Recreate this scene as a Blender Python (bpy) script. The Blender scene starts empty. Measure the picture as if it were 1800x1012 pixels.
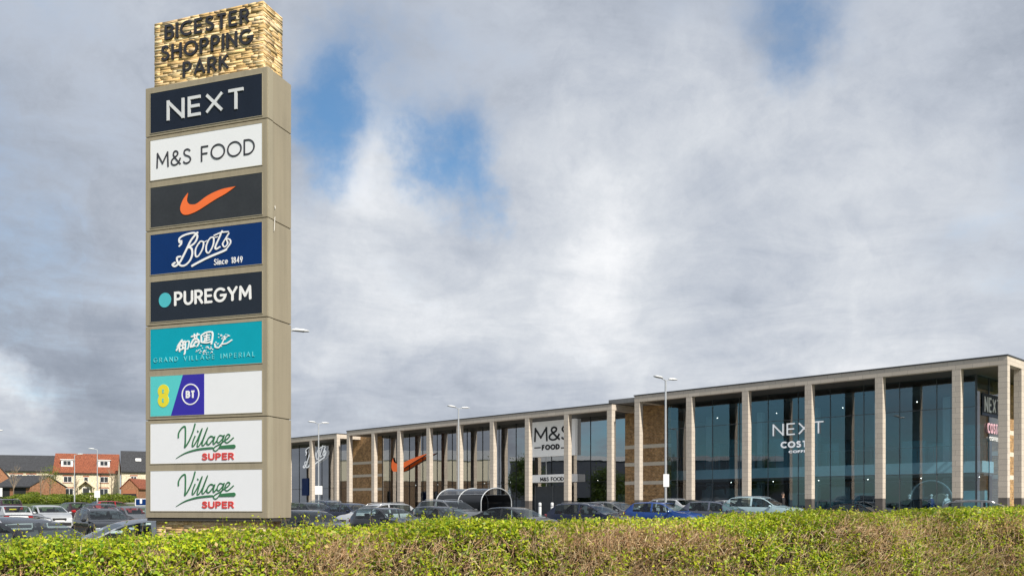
import bpy, bmesh, math, random
import numpy as np
from mathutils import Vector, Matrix
R = math.radians
SC = bpy.context.scene
COL = SC.collection
EYE = 1.7
FPX = 1600.0
HZ = 890.0

def smooth(a, b, x):
    t = min(1.0, max(0.0, (x-a)/(b-a))); return t*t*(3-2*t)
def gz(x, y):
    """height of the terrain"""
    h = 0.7*smooth(24, 66, y+0.35*x)
    h += 2.1*smooth(78, 150, y)*smooth(-26, -46, x)
    return h
def wx(px, depth): return (px-900.0)/FPX*depth
def wz(py, depth): return EYE+(HZ-py)*depth/FPX

# ------------------------------------------------------------ mesh builder
class MB:
    def __init__(s): s.v=[]; s.f=[]; s.mi=[]; s.mat=0; s.sm=[]; s.smooth=False
    def add(s, vs, fs):
        o=len(s.v); s.v += [tuple(v) for v in vs]
        for f in fs: s.f.append(tuple(i+o for i in f)); s.mi.append(s.mat); s.sm.append(s.smooth)
    def box(s, c, d, rz=0.0, rx=0.0, ry=0.0):
        hx,hy,hz=d[0]/2,d[1]/2,d[2]/2
        vs=[Vector((x,y,z)) for x in(-hx,hx) for y in(-hy,hy) for z in(-hz,hz)]
        if rz or rx or ry:
            m=Matrix.Rotation(rz,3,'Z')@Matrix.Rotation(ry,3,'Y')@Matrix.Rotation(rx,3,'X'); vs=[m@v for v in vs]
        s.add([(v.x+c[0],v.y+c[1],v.z+c[2]) for v in vs],
              [(0,1,3,2),(4,6,7,5),(0,4,5,1),(2,3,7,6),(0,2,6,4),(1,5,7,3)])
    def bb(s, x0,x1,y0,y1,z0,z1): s.box(((x0+x1)/2,(y0+y1)/2,(z0+z1)/2),(abs(x1-x0),abs(y1-y0),abs(z1-z0)))
    def prism(s, pts, a, b, axis='y'):
        """polygon pts (2D) swept between a and b along axis"""
        n=len(pts)
        def P(p,t):
            if axis=='y': return (p[0],t,p[1])
            if axis=='x': return (t,p[0],p[1])
            return (p[0],p[1],t)
        s.add([P(p,a) for p in pts]+[P(p,b) for p in pts],
              [tuple(range(n))[::-1],tuple(range(n,2*n))]+[(i,(i+1)%n,(i+1)%n+n,i+n) for i in range(n)])
    def tube(s, path, r, n=8, cap=True):
        path=[Vector(p) for p in path]; k=len(path)
        rr=r if isinstance(r,(list,tuple)) else [r]*k
        vs=[]; up=None
        for i,p in enumerate(path):
            t=(path[min(i+1,k-1)]-path[max(i-1,0)]).normalized()
            if up is None:
                up=Vector((0,0,1)) if abs(t.z)<.9 else Vector((1,0,0))
            a=t.cross(up).normalized(); b=a.cross(t).normalized(); up=b
            for j in range(n):
                q=2*math.pi*j/n; vs.append(p+a*math.cos(q)*rr[i]+b*math.sin(q)*rr[i])
        fs=[(i*n+j,i*n+(j+1)%n,(i+1)*n+(j+1)%n,(i+1)*n+j) for i in range(k-1) for j in range(n)]
        if cap: fs += [tuple(range(n))[::-1], tuple(range((k-1)*n,k*n))]
        s.add(vs,fs)
    def lathe(s, prof, c=(0,0,0), n=20, axis='z'):
        vs=[]
        for (r,h) in prof:
            for j in range(n):
                q=2*math.pi*j/n; a,b=r*math.cos(q),r*math.sin(q)
                p=(a,b,h) if axis=='z' else ((a,h,b) if axis=='y' else (h,a,b))
                vs.append((p[0]+c[0],p[1]+c[1],p[2]+c[2]))
        k=len(prof)
        s.add(vs,[(i*n+j,i*n+(j+1)%n,(i+1)*n+(j+1)%n,(i+1)*n+j) for i in range(k-1) for j in range(n)])
    def build(s, name, mats, parent=None, bevel=0, loc=None, autosm=None):
        me=bpy.data.meshes.new(name); me.from_pydata(s.v,[],s.f)
        if not isinstance(mats,(list,tuple)): mats=[mats]
        for m in mats: me.materials.append(m)
        me.polygons.foreach_set('material_index',s.mi)
        me.polygons.foreach_set('use_smooth',s.sm)
        bm=bmesh.new(); bm.from_mesh(me); bmesh.ops.recalc_face_normals(bm,faces=bm.faces); bm.to_mesh(me); bm.free()
        me.update()
        o=bpy.data.objects.new(name,me); COL.objects.link(o)
        if parent: o.parent=parent
        if loc: o.location=loc
        if bevel:
            b=o.modifiers.new('bevel','BEVEL'); b.width=bevel; b.segments=2; b.limit_method='ANGLE'; b.angle_limit=R(40)
        return o

def tag(o,label=None,cat=None,group=None,kind=None):
    if label: o['label']=label
    if cat: o['category']=cat
    if group: o['group']=group
    if kind: o['kind']=kind
    return o
def empty(name, loc, rz=0.0):
    o=bpy.data.objects.new(name,None); COL.objects.link(o); o.location=loc; o.rotation_euler=(0,0,rz); o.empty_display_size=.3
    return o
def kids(o): return [c for c in bpy.data.objects if c.parent==o]
def copy_tree(o,parent=None,loc=None,rz=None):
    ch=kids(o)
    c=o.copy(); COL.objects.link(c); c.parent=parent
    if loc: c.location=loc
    if rz is not None: c.rotation_euler=(0,0,rz)
    for k in ch: copy_tree(k,c)
    return c

# ------------------------------------------------------------ materials
class NT:
    def __init__(s,tree): s.t=tree; s.n=tree.nodes; s.l=tree.links
    def node(s,typ,**kw):
        n=s.n.new(typ)
        for k,v in kw.items():
            if k.startswith('i_'):
                key=k[2:]
                n.inputs[int(key) if key.isdigit() else key.replace('_',' ')].default_value=v
            else: setattr(n,k,v)
        return n
    def link(s,a,b): s.l.new(a,b)
    def math(s,op,a,b=None,c=None,clamp=False):
        n=s.n.new('ShaderNodeMath'); n.operation=op; n.use_clamp=clamp
        for i,v in enumerate((a,b,c)):
            if v is None: continue
            if isinstance(v,(int,float)): n.inputs[i].default_value=v
            else: s.l.new(v,n.inputs[i])
        return n.outputs[0]
    def mix(s,f,a,b,blend='MIX'):
        n=s.n.new('ShaderNodeMix'); n.data_type='RGBA'; n.blend_type=blend
        for i,v in ((0,f),(6,a),(7,b)):
            if isinstance(v,(int,float)): n.inputs[i].default_value=v
            elif isinstance(v,(tuple,list)): n.inputs[i].default_value=(*v[:3],1)
            else: s.l.new(v,n.inputs[i])
        return n.outputs[2]
    def noise(s,vec,scale,detail=4,rough=.5,dist=0.0):
        n=s.n.new('ShaderNodeTexNoise'); n.inputs['Scale'].default_value=scale; n.inputs['Detail'].default_value=detail
        n.inputs['Roughness'].default_value=rough; n.inputs['Distortion'].default_value=dist
        if vec is not None: s.l.new(vec,n.inputs['Vector'])
        return n
    def ramp(s,fac,stops):
        n=s.n.new('ShaderNodeValToRGB'); e=n.color_ramp.elements
        while len(e)<len(stops): e.new(.5)
        for i,(p,c) in enumerate(stops):
            e[i].position=p; e[i].color=(*c,1) if len(c)==3 else c
        s.l.new(fac,n.inputs[0]); return n.outputs[0]

MATS={}
def new_mat(name):
    m=bpy.data.materials.new(name); m.use_nodes=True; nt=NT(m.node_tree)
    bsdf=m.node_tree.nodes['Principled BSDF']; MATS[name]=m
    return m,nt,bsdf
def mat(name,col,rough=.6,metal=0.0,var=.12,vscale=3.0,bump=0.0,bscale=60.0,coat=0.0,dirt=0.0,spec=None,emit=None,estr=0):
    """plain surface with gentle large and small colour variation"""
    m,nt,b=new_mat(name)
    tc=nt.node('ShaderNodeTexCoord')
    n1=nt.noise(tc.outputs['Object'],vscale,5,.6)
    n2=nt.noise(tc.outputs['Object'],vscale*9,3,.6)
    f=nt.math('ADD',nt.math('MULTIPLY',n1.outputs[0],.65),nt.math('MULTIPLY',n2.outputs[0],.35))
    lo=tuple(max(0,c*(1-var)) for c in col); hi=tuple(min(1,c*(1+var)) for c in col)
    c=nt.ramp(f,[(.32,lo),(.68,hi)])
    nt.link(c,b.inputs['Base Color'])
    rr=nt.math('ADD',nt.math('MULTIPLY',n1.outputs[0],.2),rough-.1)
    nt.link(rr,b.inputs['Roughness'])
    b.inputs['Metallic'].default_value=metal
    b.inputs['Coat Weight'].default_value=coat
    b.inputs['Coat Roughness'].default_value=.04
    if spec is not None: b.inputs['Specular IOR Level'].default_value=spec
    if bump:
        n3=nt.noise(tc.outputs['Object'],bscale,4,.6)
        bp=nt.node('ShaderNodeBump'); bp.inputs['Strength'].default_value=bump; bp.inputs['Distance'].default_value=.02
        nt.link(n3.outputs[0],bp.inputs['Height']); nt.link(bp.outputs[0],b.inputs['Normal'])
    if emit:
        b.inputs['Emission Color'].default_value=(*emit,1); b.inputs['Emission Strength'].default_value=estr
    return m
def brick_mat(name,c1,c2,mortar,w=.225,h=.075,axis='xz',msize=.012):
    m,nt,b=new_mat(name)
    tc=nt.node('ShaderNodeTexCoord'); sp=nt.node('ShaderNodeSeparateXYZ'); nt.link(tc.outputs['Object'],sp.inputs[0])
    cb=nt.node('ShaderNodeCombineXYZ')
    nt.link(nt.math('ADD',sp.outputs[0],sp.outputs[1]),cb.inputs[0]); nt.link(sp.outputs[2],cb.inputs[1])
    br=nt.node('ShaderNodeTexBrick'); nt.link(cb.outputs[0],br.inputs['Vector'])
    br.inputs['Color1'].default_value=(*c1,1); br.inputs['Color2'].default_value=(*c2,1); br.inputs['Mortar'].default_value=(*mortar,1)
    br.inputs['Scale'].default_value=1.0; br.inputs['Mortar Size'].default_value=msize
    br.inputs['Brick Width'].default_value=w; br.inputs['Row Height'].default_value=h; br.inputs['Bias'].default_value=0
    n=nt.noise(tc.outputs['Object'],.9,5,.6); n2=nt.noise(tc.outputs['Object'],4.5,5,.7)
    c=nt.mix(nt.math('MULTIPLY',n.outputs[0],.5),br.outputs['Color'],tuple(x*.65 for x in c1))
    c=nt.mix(1.0,c,nt.ramp(n2.outputs[0],[(.34,(.58,.56,.54)),(.66,(1.42,1.42,1.40))]),'MULTIPLY')
    nt.link(c,b.inputs['Base Color']); b.inputs['Roughness'].default_value=.85
    bp=nt.node('ShaderNodeBump'); bp.inputs['Strength'].default_value=.5; bp.inputs['Distance'].default_value=.01
    nt.link(nt.math('SUBTRACT',1.0,br.outputs['Fac']),bp.inputs['Height']); nt.link(bp.outputs[0],b.inputs['Normal'])
    return m
def glass_mat(name,tint=(.55,.68,.70),ior=.08,wob=.0,rough=0.0,wscale=.6,boost=1.0):
    m=bpy.data.materials.new(name); m.use_nodes=True; MATS[name]=m
    t=m.node_tree; t.nodes.clear(); nt=NT(t)
    out=nt.node('ShaderNodeOutputMaterial'); mx=nt.node('ShaderNodeMixShader')
    tr=nt.node('ShaderNodeBsdfTransparent'); tr.inputs[0].default_value=(*tint,1)
    gl=nt.node('ShaderNodeBsdfGlossy'); gl.inputs['Roughness'].default_value=rough
    lw=nt.node('ShaderNodeLayerWeight'); lw.inputs[0].default_value=.5   # ior here is the reflectance seen head-on
    fac=nt.math('ADD',ior,nt.math('MULTIPLY',nt.math('POWER',lw.outputs['Facing'],4.0),(1-ior)*boost),clamp=True)
    if wob:
        tc=nt.node('ShaderNodeTexCoord'); n=nt.noise(tc.outputs['Object'],wscale,2,.4)
        bp=nt.node('ShaderNodeBump'); bp.inputs['Strength'].default_value=1.0; bp.inputs['Distance'].default_value=wob
        nt.link(n.outputs[0],bp.inputs['Height']); nt.link(bp.outputs[0],gl.inputs['Normal'])
    nt.link(fac,mx.inputs[0]); nt.link(tr.outputs[0],mx.inputs[1]); nt.link(gl.outputs[0],mx.inputs[2]); nt.link(mx.outputs[0],out.inputs[0])
    return m
def leaf_mat(name,attr='tint',trans=.35):
    m=bpy.data.materials.new(name); m.use_nodes=True; MATS[name]=m
    t=m.node_tree; t.nodes.clear(); nt=NT(t)
    out=nt.node('ShaderNodeOutputMaterial'); mx=nt.node('ShaderNodeMixShader'); mx.inputs[0].default_value=trans
    at=nt.node('ShaderNodeAttribute',attribute_name=attr)
    d=nt.node('ShaderNodeBsdfPrincipled'); d.inputs['Roughness'].default_value=.45
    d.inputs['Specular IOR Level'].default_value=.35
    tr=nt.node('ShaderNodeBsdfTranslucent')
    nt.link(at.outputs[0],d.inputs['Base Color'])
    nt.link(nt.mix(.5,at.outputs[0],(.25,.32,.02)),tr.inputs[0])
    nt.link(d.outputs[0],mx.inputs[1]); nt.link(tr.outputs[0],mx.inputs[2]); nt.link(mx.outputs[0],out.inputs[0])
    return m
def attr_mat(name,attr='tint',rough=.85,bump=.3,bscale=40):
    m,nt,b=new_mat(name)
    at=nt.node('ShaderNodeAttribute',attribute_name=attr)
    tc=nt.node('ShaderNodeTexCoord'); n=nt.noise(tc.outputs['Object'],14,5,.65)
    c=nt.mix(1.0,at.outputs[0],nt.ramp(n.outputs[0],[(.3,(.78,.75,.70)),(.7,(1.16,1.14,1.12))]),'MULTIPLY')
    nt.link(c,b.inputs['Base Color']); b.inputs['Roughness'].default_value=rough
    n3=nt.noise(tc.outputs['Object'],bscale,5,.65)
    bp=nt.node('ShaderNodeBump'); bp.inputs['Strength'].default_value=bump; bp.inputs['Distance'].default_value=.02
    nt.link(n3.outputs[0],bp.inputs['Height']); nt.link(bp.outputs[0],b.inputs['Normal'])
    return m
def np_mesh(name,verts,faces,mats,tint=None,parent=None,smooth_=False):
    """verts (n,3), faces (m,k) arrays; tint = per-face colour"""
    me=bpy.data.meshes.new(name); n=len(verts); m,k=faces.shape
    me.vertices.add(n); me.vertices.foreach_set('co',np.asarray(verts,dtype=np.float32).ravel())
    me.loops.add(m*k); me.loops.foreach_set('vertex_index',faces.astype(np.int32).ravel())
    me.polygons.add(m); me.polygons.foreach_set('loop_start',np.arange(0,m*k,k,dtype=np.int32))
    if smooth_: me.polygons.foreach_set('use_smooth',np.ones(m,dtype=bool))
    me.update(calc_edges=True)
    if tint is not None:
        a=me.attributes.new('tint','FLOAT_COLOR','FACE')
        c=np.ones((m,4),dtype=np.float32); c[:,:3]=tint; a.data.foreach_set('color',c.ravel())
    for x in (mats if isinstance(mats,(list,tuple)) else [mats]): me.materials.append(x)
    o=bpy.data.objects.new(name,me); COL.objects.link(o)
    if parent: o.parent=parent
    return o

# ------------------------------------------------------------ stroke lettering
def arc(cx,cy,rx,ry,a0,a1,n=12):
    return [(cx+rx*math.cos(R(a0+(a1-a0)*i/n)),cy+ry*math.sin(R(a0+(a1-a0)*i/n))) for i in range(n+1)]
def spline(pts,n=6,closed=False):
    out=[]; k=len(pts)
    rng=range(k if closed else k-1)
    for i in rng:
        if closed: p0,p1,p2,p3=pts[(i-1)%k],pts[i],pts[(i+1)%k],pts[(i+2)%k]
        else: p0,p1,p2,p3=pts[max(i-1,0)],pts[i],pts[i+1],pts[min(i+2,k-1)]
        for j in range(n):
            t=j/n
            out.append(tuple(.5*((2*b)+(-a+c)*t+(2*a-5*b+4*c-d)*t*t+(-a+3*b-3*c+d)*t**3) for a,b,c,d in zip(p0,p1,p2,p3)))
    if not closed: out.append(tuple(pts[-1]))
    return out
GLY={
'A':(.80,[[(0,0),(.4,1),(.8,0)],[(.13,.30),(.67,.30)]]),
'B':(.58,[[(0,0),(0,1),(.30,1)]+arc(.30,.765,.235,.235,90,-90)+[(0,.53)],[(.30,.53)]+arc(.32,.265,.26,.265,90,-90)+[(0,0)]]),
'C':(.82,[arc(.5,.5,.5,.5,48,312,20)]),
'D':(.72,[[(0,0),(0,1),(.24,1)]+arc(.24,.5,.48,.5,90,-90,16)+[(0,0)]]),
'E':(.52,[[(.52,1),(0,1),(0,0),(.52,0)],[(0,.51),(.47,.51)]]),
'F':(.50,[[(.5,1),(0,1),(0,0)],[(0,.5),(.44,.5)]]),
'G':(.88,[arc(.48,.5,.48,.5,48,270,18)+arc(.48,.5,.44,.5,290,340,4)+[(.93,.46),(.54,.46)]]),
'H':(.68,[[(0,0),(0,1)],[(.68,0),(.68,1)],[(0,.51),(.68,.51)]]),
'I':(.0,[[(0,0),(0,1)]]),
'K':(.62,[[(0,0),(0,1)],[(.6,1),(.03,.42)],[(.2,.58),(.64,0)]]),
'L':(.48,[[(0,1),(0,0),(.48,0)]]),
'M':(.88,[[(0,0),(.04,1)],[(.04,1),(.44,.25)],[(.44,.25),(.84,1)],[(.84,1),(.88,0)]]),
'N':(.70,[[(0,0),(0,1)],[(0,1),(.70,0)],[(.70,0),(.70,1)]]),
'O':(1.0,[arc(.5,.5,.5,.5,90,450,28)]),
'P':(.56,[[(0,0),(0,1),(.28,1)]+arc(.28,.73,.27,.27,90,-90)+[(0,.46)]]),
'R':(.58,[[(0,0),(0,1),(.28,1)]+arc(.28,.74,.26,.26,90,-90)+[(0,.48)],[(.28,.48),(.58,0)]]),
'S':(.56,[spline([(.52,.85),(.40,.975),(.26,1),(.10,.93),(.05,.77),(.14,.61),(.30,.53),(.46,.44),(.55,.27),(.48,.09),(.28,0),(.10,.04),(0,.16)],5)]),
'T':(.66,[[(0,1),(.66,1)],[(.33,1),(.33,0)]]),
'U':(.66,[[(0,1)]+arc(.33,.33,.33,.33,180,360,14)+[(.66,1)]]),
'V':(.76,[[(0,1),(.38,0),(.76,1)]]),
'X':(.70,[[(0,0),(.70,1)],[(0,1),(.70,0)]]),
'Y':(.70,[[(0,1),(.35,.45),(.70,1)],[(.35,.45),(.35,0)]]),
'&':(.72,[spline([(.74,0),(.50,.27),(.22,.64),(.17,.80),(.22,.94),(.35,1),(.48,.94),(.52,.80),(.44,.66),(.18,.49),(.02,.30),(.06,.10),(.26,0),(.48,.06),(.63,.24),(.72,.46)],4)]),
'1':(.18,[[(0,.82),(.18,1),(.18,0)]]),
'8':(.46,[arc(.23,.76,.2,.24,90,450,16),arc(.23,.265,.235,.265,90,450,16)]),
'4':(.52,[[(.40,0),(.40,1),(0,.26),(.54,.26)]]),
'9':(.48,[arc(.24,.70,.24,.30,90,450,18),[(.47,.62),(.22,0)]]),
'i':(.0,[[(0,0),(0,.66)],[(0,.90),(0,.98)]]),
'n':(.42,[[(0,0),(0,.66)],[(0,.40)]+arc(.21,.43,.21,.23,170,0,10)+[(.42,0)]]),
'c':(.46,[arc(.29,.33,.29,.33,48,312,14)]),
'e':(.52,[[(.02,.34),(.52,.34)]+arc(.26,.33,.26,.33,2,312,16)]),
'-':(.55,[[(0,.5),(.55,.5)]]),
' ':(.36,[]),
}
def ribbon(mb,pts,w,y0,y1,round_=False,widths=None):
    """solid ribbon in the local xz plane between y0 (front, smaller) and y1"""
    P=[Vector((p[0],p[1])) for p in pts]
    Q=[P[0]]
    keep=[0]
    for i,p in enumerate(P[1:],1):
        if (p-Q[-1]).length>1e-5: Q.append(p); keep.append(i)
    P=Q; n=len(P)
    if n<2: return
    W=[widths[i] for i in keep] if widths else [w]*n
    closed=(P[0]-P[-1]).length<1e-4 and n>3
    L=[];Rr=[]
    for i in range(n):
        if closed: a=P[(i-1)%(n-1)] if i>0 else P[n-2]; b=P[(i+1)%(n-1)] if i<n-1 else P[1]
        else: a=P[max(i-1,0)]; b=P[min(i+1,n-1)]
        d1=(P[i]-a); d2=(b-P[i])
        if d1.length<1e-6: d1=d2
        if d2.length<1e-6: d2=d1
        d1=d1.normalized(); d2=d2.normalized()
        t=(d1+d2)
        t=t.normalized() if t.length>1e-3 else d2
        nn=Vector((-t.y,t.x)); c=max(.5,nn.dot(Vector((-d2.y,d2.x))))
        h=W[i]/2/c
        L.append(P[i]+nn*h); Rr.append(P[i]-nn*h)
    vs=[]
    for y in (y0,y1):
        for i in range(n): vs.append((L[i].x,y,L[i].y)); vs.append((Rr[i].x,y,Rr[i].y))
    o=2*n; fs=[]
    for i in range(n-1):
        a,b,c,d=2*i,2*i+1,2*i+3,2*i+2
        fs.append((a,b,c,d)); fs.append((a+o,d+o,c+o,b+o)); fs.append((a,d,d+o,a+o)); fs.append((b,b+o,c+o,c))
    fs.append((0,o,o+1,1)); e=2*(n-1); fs.append((e,e+1,e+1+o,e+o))
    mb.add(vs,fs)
    if round_ and not closed:
        for k,(p,hw) in enumerate(((P[0],W[0]),(P[-1],W[-1]))):
            disc(mb,p.x,p.y,hw/2,y0-.0002*(k+1),y1,10)
def disc(mb,cx,cz,r,y0,y1,n=24,rz=None):
    mb.prism([(cx+r*math.cos(2*math.pi*i/n),cz+(rz or r)*math.sin(2*math.pi*i/n)) for i in range(n)],y0,y1)
def text_width(s,h,track,xs,wt): return sum((GLY[c][0]*xs+track)*h+wt for c in s)-track*h-wt
def text(mb,s,x,z,h,wt,y0,y1,track=.18,xs=1.0,align='c',round_=False,fit=None,slant=0.0):
    """stroke text, lower edge z, cap height h, stroke weight wt (m)"""
    H=h-wt
    if fit:  # choose glyph stretch so that total width matches
        gw=sum(GLY[c][0] for c in s); xs=((fit-wt-(track*H+wt)*(len(s)-1))/H)/gw
    tw=text_width(s,H,track,xs,wt)
    cx=x-tw/2 if align=='c' else (x+wt/2 if align=='l' else x-tw-wt/2)
    k=0
    for c in s:
        w,st=GLY[c]
        for pl in st:
            pts=[(cx+(px*xs+slant*pz)*H,z+wt/2+pz*H) for px,pz in pl]
            if not round_ and c not in 'OCGS&8e9c':
                # square ends: lengthen by half a weight
                a,b=Vector(pts[0]),Vector(pts[1]); d=(a-b).normalized()*wt/2
                if c!='K' : pts[0]=tuple(a+d) if c in 'EFTLIHNMDBPR1' and abs(d.x)+abs(d.y)>0 and (abs(d.x)<1e-4 or c in 'M') else pts[0]
                a,b=Vector(pts[-1]),Vector(pts[-2]); d=(a-b).normalized()*wt/2
                pts[-1]=tuple(a+d) if c in 'EFTLIHNMYDRPU1' and (abs(d.x)<1e-4 or c in 'M') else pts[-1]
            k+=1
            ribbon(mb,pts,wt,y0-.0004*(k%5),y1,round_)
        cx+=(w*xs+track)*H+wt
# ============================================================ camera, sun, sky
cam=bpy.data.cameras.new('camera'); cam.sensor_width=36; cam.sensor_fit='HORIZONTAL'; cam.lens=32.0
cam.shift_y=(HZ-506)/1800.0; cam.clip_start=.1; cam.clip_end=6000
camo=bpy.data.objects.new('camera',cam); COL.objects.link(camo); camo.location=(0,0,EYE); camo.rotation_euler=(R(90),0,0)
SC.camera=camo
SUN_EL,SUN_AZ=R(40),R(144)          # azimuth clockwise from +Y
sd=Vector((math.sin(SUN_AZ)*math.cos(SUN_EL),math.cos(SUN_AZ)*math.cos(SUN_EL),math.sin(SUN_EL)))
sun=bpy.data.lights.new('sun','SUN'); sun.energy=4.6; sun.angle=R(.6); sun.color=(1,.94,.84)
suno=bpy.data.objects.new('sun',sun); COL.objects.link(suno); suno.rotation_euler=sd.to_track_quat('Z','Y').to_euler(); suno.location=(20,-30,60)
SC.view_settings.view_transform='Standard'; SC.view_settings.look='None'; SC.view_settings.exposure=.22; SC.view_settings.gamma=1

w=bpy.data.worlds.new('World'); SC.world=w; w.use_nodes=True
nt=NT(w.node_tree); bg=w.node_tree.nodes['Background']
BGS=.1
bg.inputs[1].default_value=BGS
sky=nt.node('ShaderNodeTexSky',sky_type='NISHITA',sun_disc=False,sun_elevation=SUN_EL,sun_rotation=SUN_AZ,altitude=80,air_density=1.0,dust_density=.6,ozone_density=1.5)
tc=nt.node('ShaderNodeTexCoord'); D=tc.outputs['Generated']
sp=nt.node('ShaderNodeSeparateXYZ'); nt.link(D,sp.inputs[0])
zz=nt.math('ADD',nt.math('MAXIMUM',sp.outputs[2],0.0),.16)
cb=nt.node('ShaderNodeCombineXYZ'); nt.link(nt.math('DIVIDE',sp.outputs[0],zz),cb.inputs[0]); nt.link(nt.math('DIVIDE',sp.outputs[1],zz),cb.inputs[1])
P=cb.outputs[0]
# warped direction so that openings and banks have ragged edges
wn=nt.noise(D,5.5,6,.6)
wv=nt.node('ShaderNodeVectorMath',operation='MULTIPLY_ADD'); nt.link(wn.outputs['Color'],wv.inputs[0]); wv.inputs[1].default_value=(.22,.22,.22); wv.inputs[2].default_value=(-.11,-.11,-.11)
wa=nt.node('ShaderNodeVectorMath',operation='ADD'); nt.link(D,wa.inputs[0]); nt.link(wv.outputs[0],wa.inputs[1]); DW=wa.outputs[0]
def skydir(px,py):
    return Vector(((px-900)/FPX,1.0,(HZ-py)/FPX)).normalized()
def blob(px,py,r,vec=None):
    d=nt.node('ShaderNodeVectorMath',operation='DISTANCE'); nt.link(vec or DW,d.inputs[0]); d.inputs[1].default_value=skydir(px,py)
    mr=nt.node('ShaderNodeMapRange',interpolation_type='SMOOTHSTEP'); nt.link(d.outputs['Value'],mr.inputs[0])
    mr.inputs[1].default_value=0; mr.inputs[2].default_value=r; mr.inputs[3].default_value=1; mr.inputs[4].default_value=0
    return mr.outputs[0]
def total(items,vec=None):
    s=None
    for px,py,r,a in items:
        t=nt.math('MULTIPLY',blob(px,py,r/FPX,vec),a); s=t if s is None else nt.math('ADD',s,t)
    return s
def dirblob(v,r,a):
    d=nt.node('ShaderNodeVectorMath',operation='DISTANCE'); nt.link(DW,d.inputs[0]); d.inputs[1].default_value=Vector(v).normalized()
    mr=nt.node('ShaderNodeMapRange',interpolation_type='SMOOTHSTEP'); nt.link(d.outputs['Value'],mr.inputs[0])
    mr.inputs[1].default_value=0; mr.inputs[2].default_value=r; mr.inputs[3].default_value=1; mr.inputs[4].default_value=0
    return nt.math('MULTIPLY',mr.outputs[0],a)
n_big=nt.noise(P,.95,9,.58,.25); n_det=nt.noise(P,2.6,11,.64,.5); n_fine=nt.noise(DW,9.0,10,.66,.35)
# openings of blue sky
OPEN=[(565,232,135,.66),(790,278,130,.66),(865,345,80,.30),(660,215,330,.16),(1410,55,150,.46),(1240,15,190,.25),(590,30,190,.30),(500,120,160,.22),(1690,430,90,.22),(760,170,240,.18),(1400,110,120,.22),(980,60,260,.12),
      (-500,200,700,.6),(2300,200,600,.5)]
op=nt.math('ADD',total(OPEN),dirblob((-1,-.28,.10),.42,.95))
opn=nt.math('ADD',op,nt.math('ADD',nt.math('MULTIPLY',nt.math('SUBTRACT',n_det.outputs[0],.5),.80),nt.math('MULTIPLY',nt.math('SUBTRACT',n_fine.outputs[0],.5),.75)))
mo=nt.node('ShaderNodeMapRange',interpolation_type='SMOOTHSTEP'); nt.link(opn,mo.inputs[0]); mo.inputs[1].default_value=.10; mo.inputs[2].default_value=1.0
blue=nt.math('MULTIPLY',mo.outputs[0],.88)
# light and dark banks of cloud
LITE=[(660,290,130,.30),(850,500,330,.22),(620,560,260,.22),(1180,290,330,.16),(1560,240,340,.16),(1500,580,420,.30),(1750,330,200,.12),(-5,690,75,.34),(30,790,160,.08),(60,240,330,.06),(1000,470,190,.16),(1100,570,260,.18),
      (120,610,240,-.10),(70,470,330,-.08),(200,720,200,-.14),(150,60,280,-.05),(1300,455,230,-.16),(1600,440,260,-.18),(950,640,190,-.04),(800,700,330,-.06),(720,650,120,-.08),(1120,60,240,-.10),(1500,90,240,-.10),(600,690,200,-.06),(1770,100,260,-.08),(720,470,110,-.12)]
br=nt.math('ADD',nt.math('MULTIPLY',total(LITE),1.15),dirblob((-1,.20,.06),.26,-.40))
val=nt.math('ADD',nt.math('ADD',.50,br),nt.math('ADD',nt.math('MULTIPLY',nt.math('SUBTRACT',n_big.outputs[0],.5),.55),nt.math('ADD',nt.math('MULTIPLY',nt.math('SUBTRACT',n_det.outputs[0],.5),.62),nt.math('MULTIPLY',nt.math('SUBTRACT',n_fine.outputs[0],.5),.46))))
K=.97/BGS
cl=nt.ramp(val,[(0.0,(.19,.225,.285)),(.30,(.31,.35,.42)),(.52,(.455,.495,.565)),(.75,(.62,.65,.695)),(1.0,(.84,.85,.87))])
clk=nt.mix(1.0,cl,(K,K,K),'MULTIPLY')
# near the horizon the cloud greys off
mh=nt.node('ShaderNodeMapRange',interpolation_type='SMOOTHSTEP'); nt.link(sp.outputs[2],mh.inputs[0]); mh.inputs[1].default_value=0; mh.inputs[2].default_value=.16
clk=nt.mix(nt.math('MULTIPLY',nt.math('SUBTRACT',1.0,mh.outputs[0]),.35),clk,(.47*K,.49*K,.52*K))
skyc=nt.mix(1.0,sky.outputs[0],(.53,1.0,1.22),'MULTIPLY')
fin=nt.mix(blue,clk,skyc)
nt.link(fin,bg.inputs[0])

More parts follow.
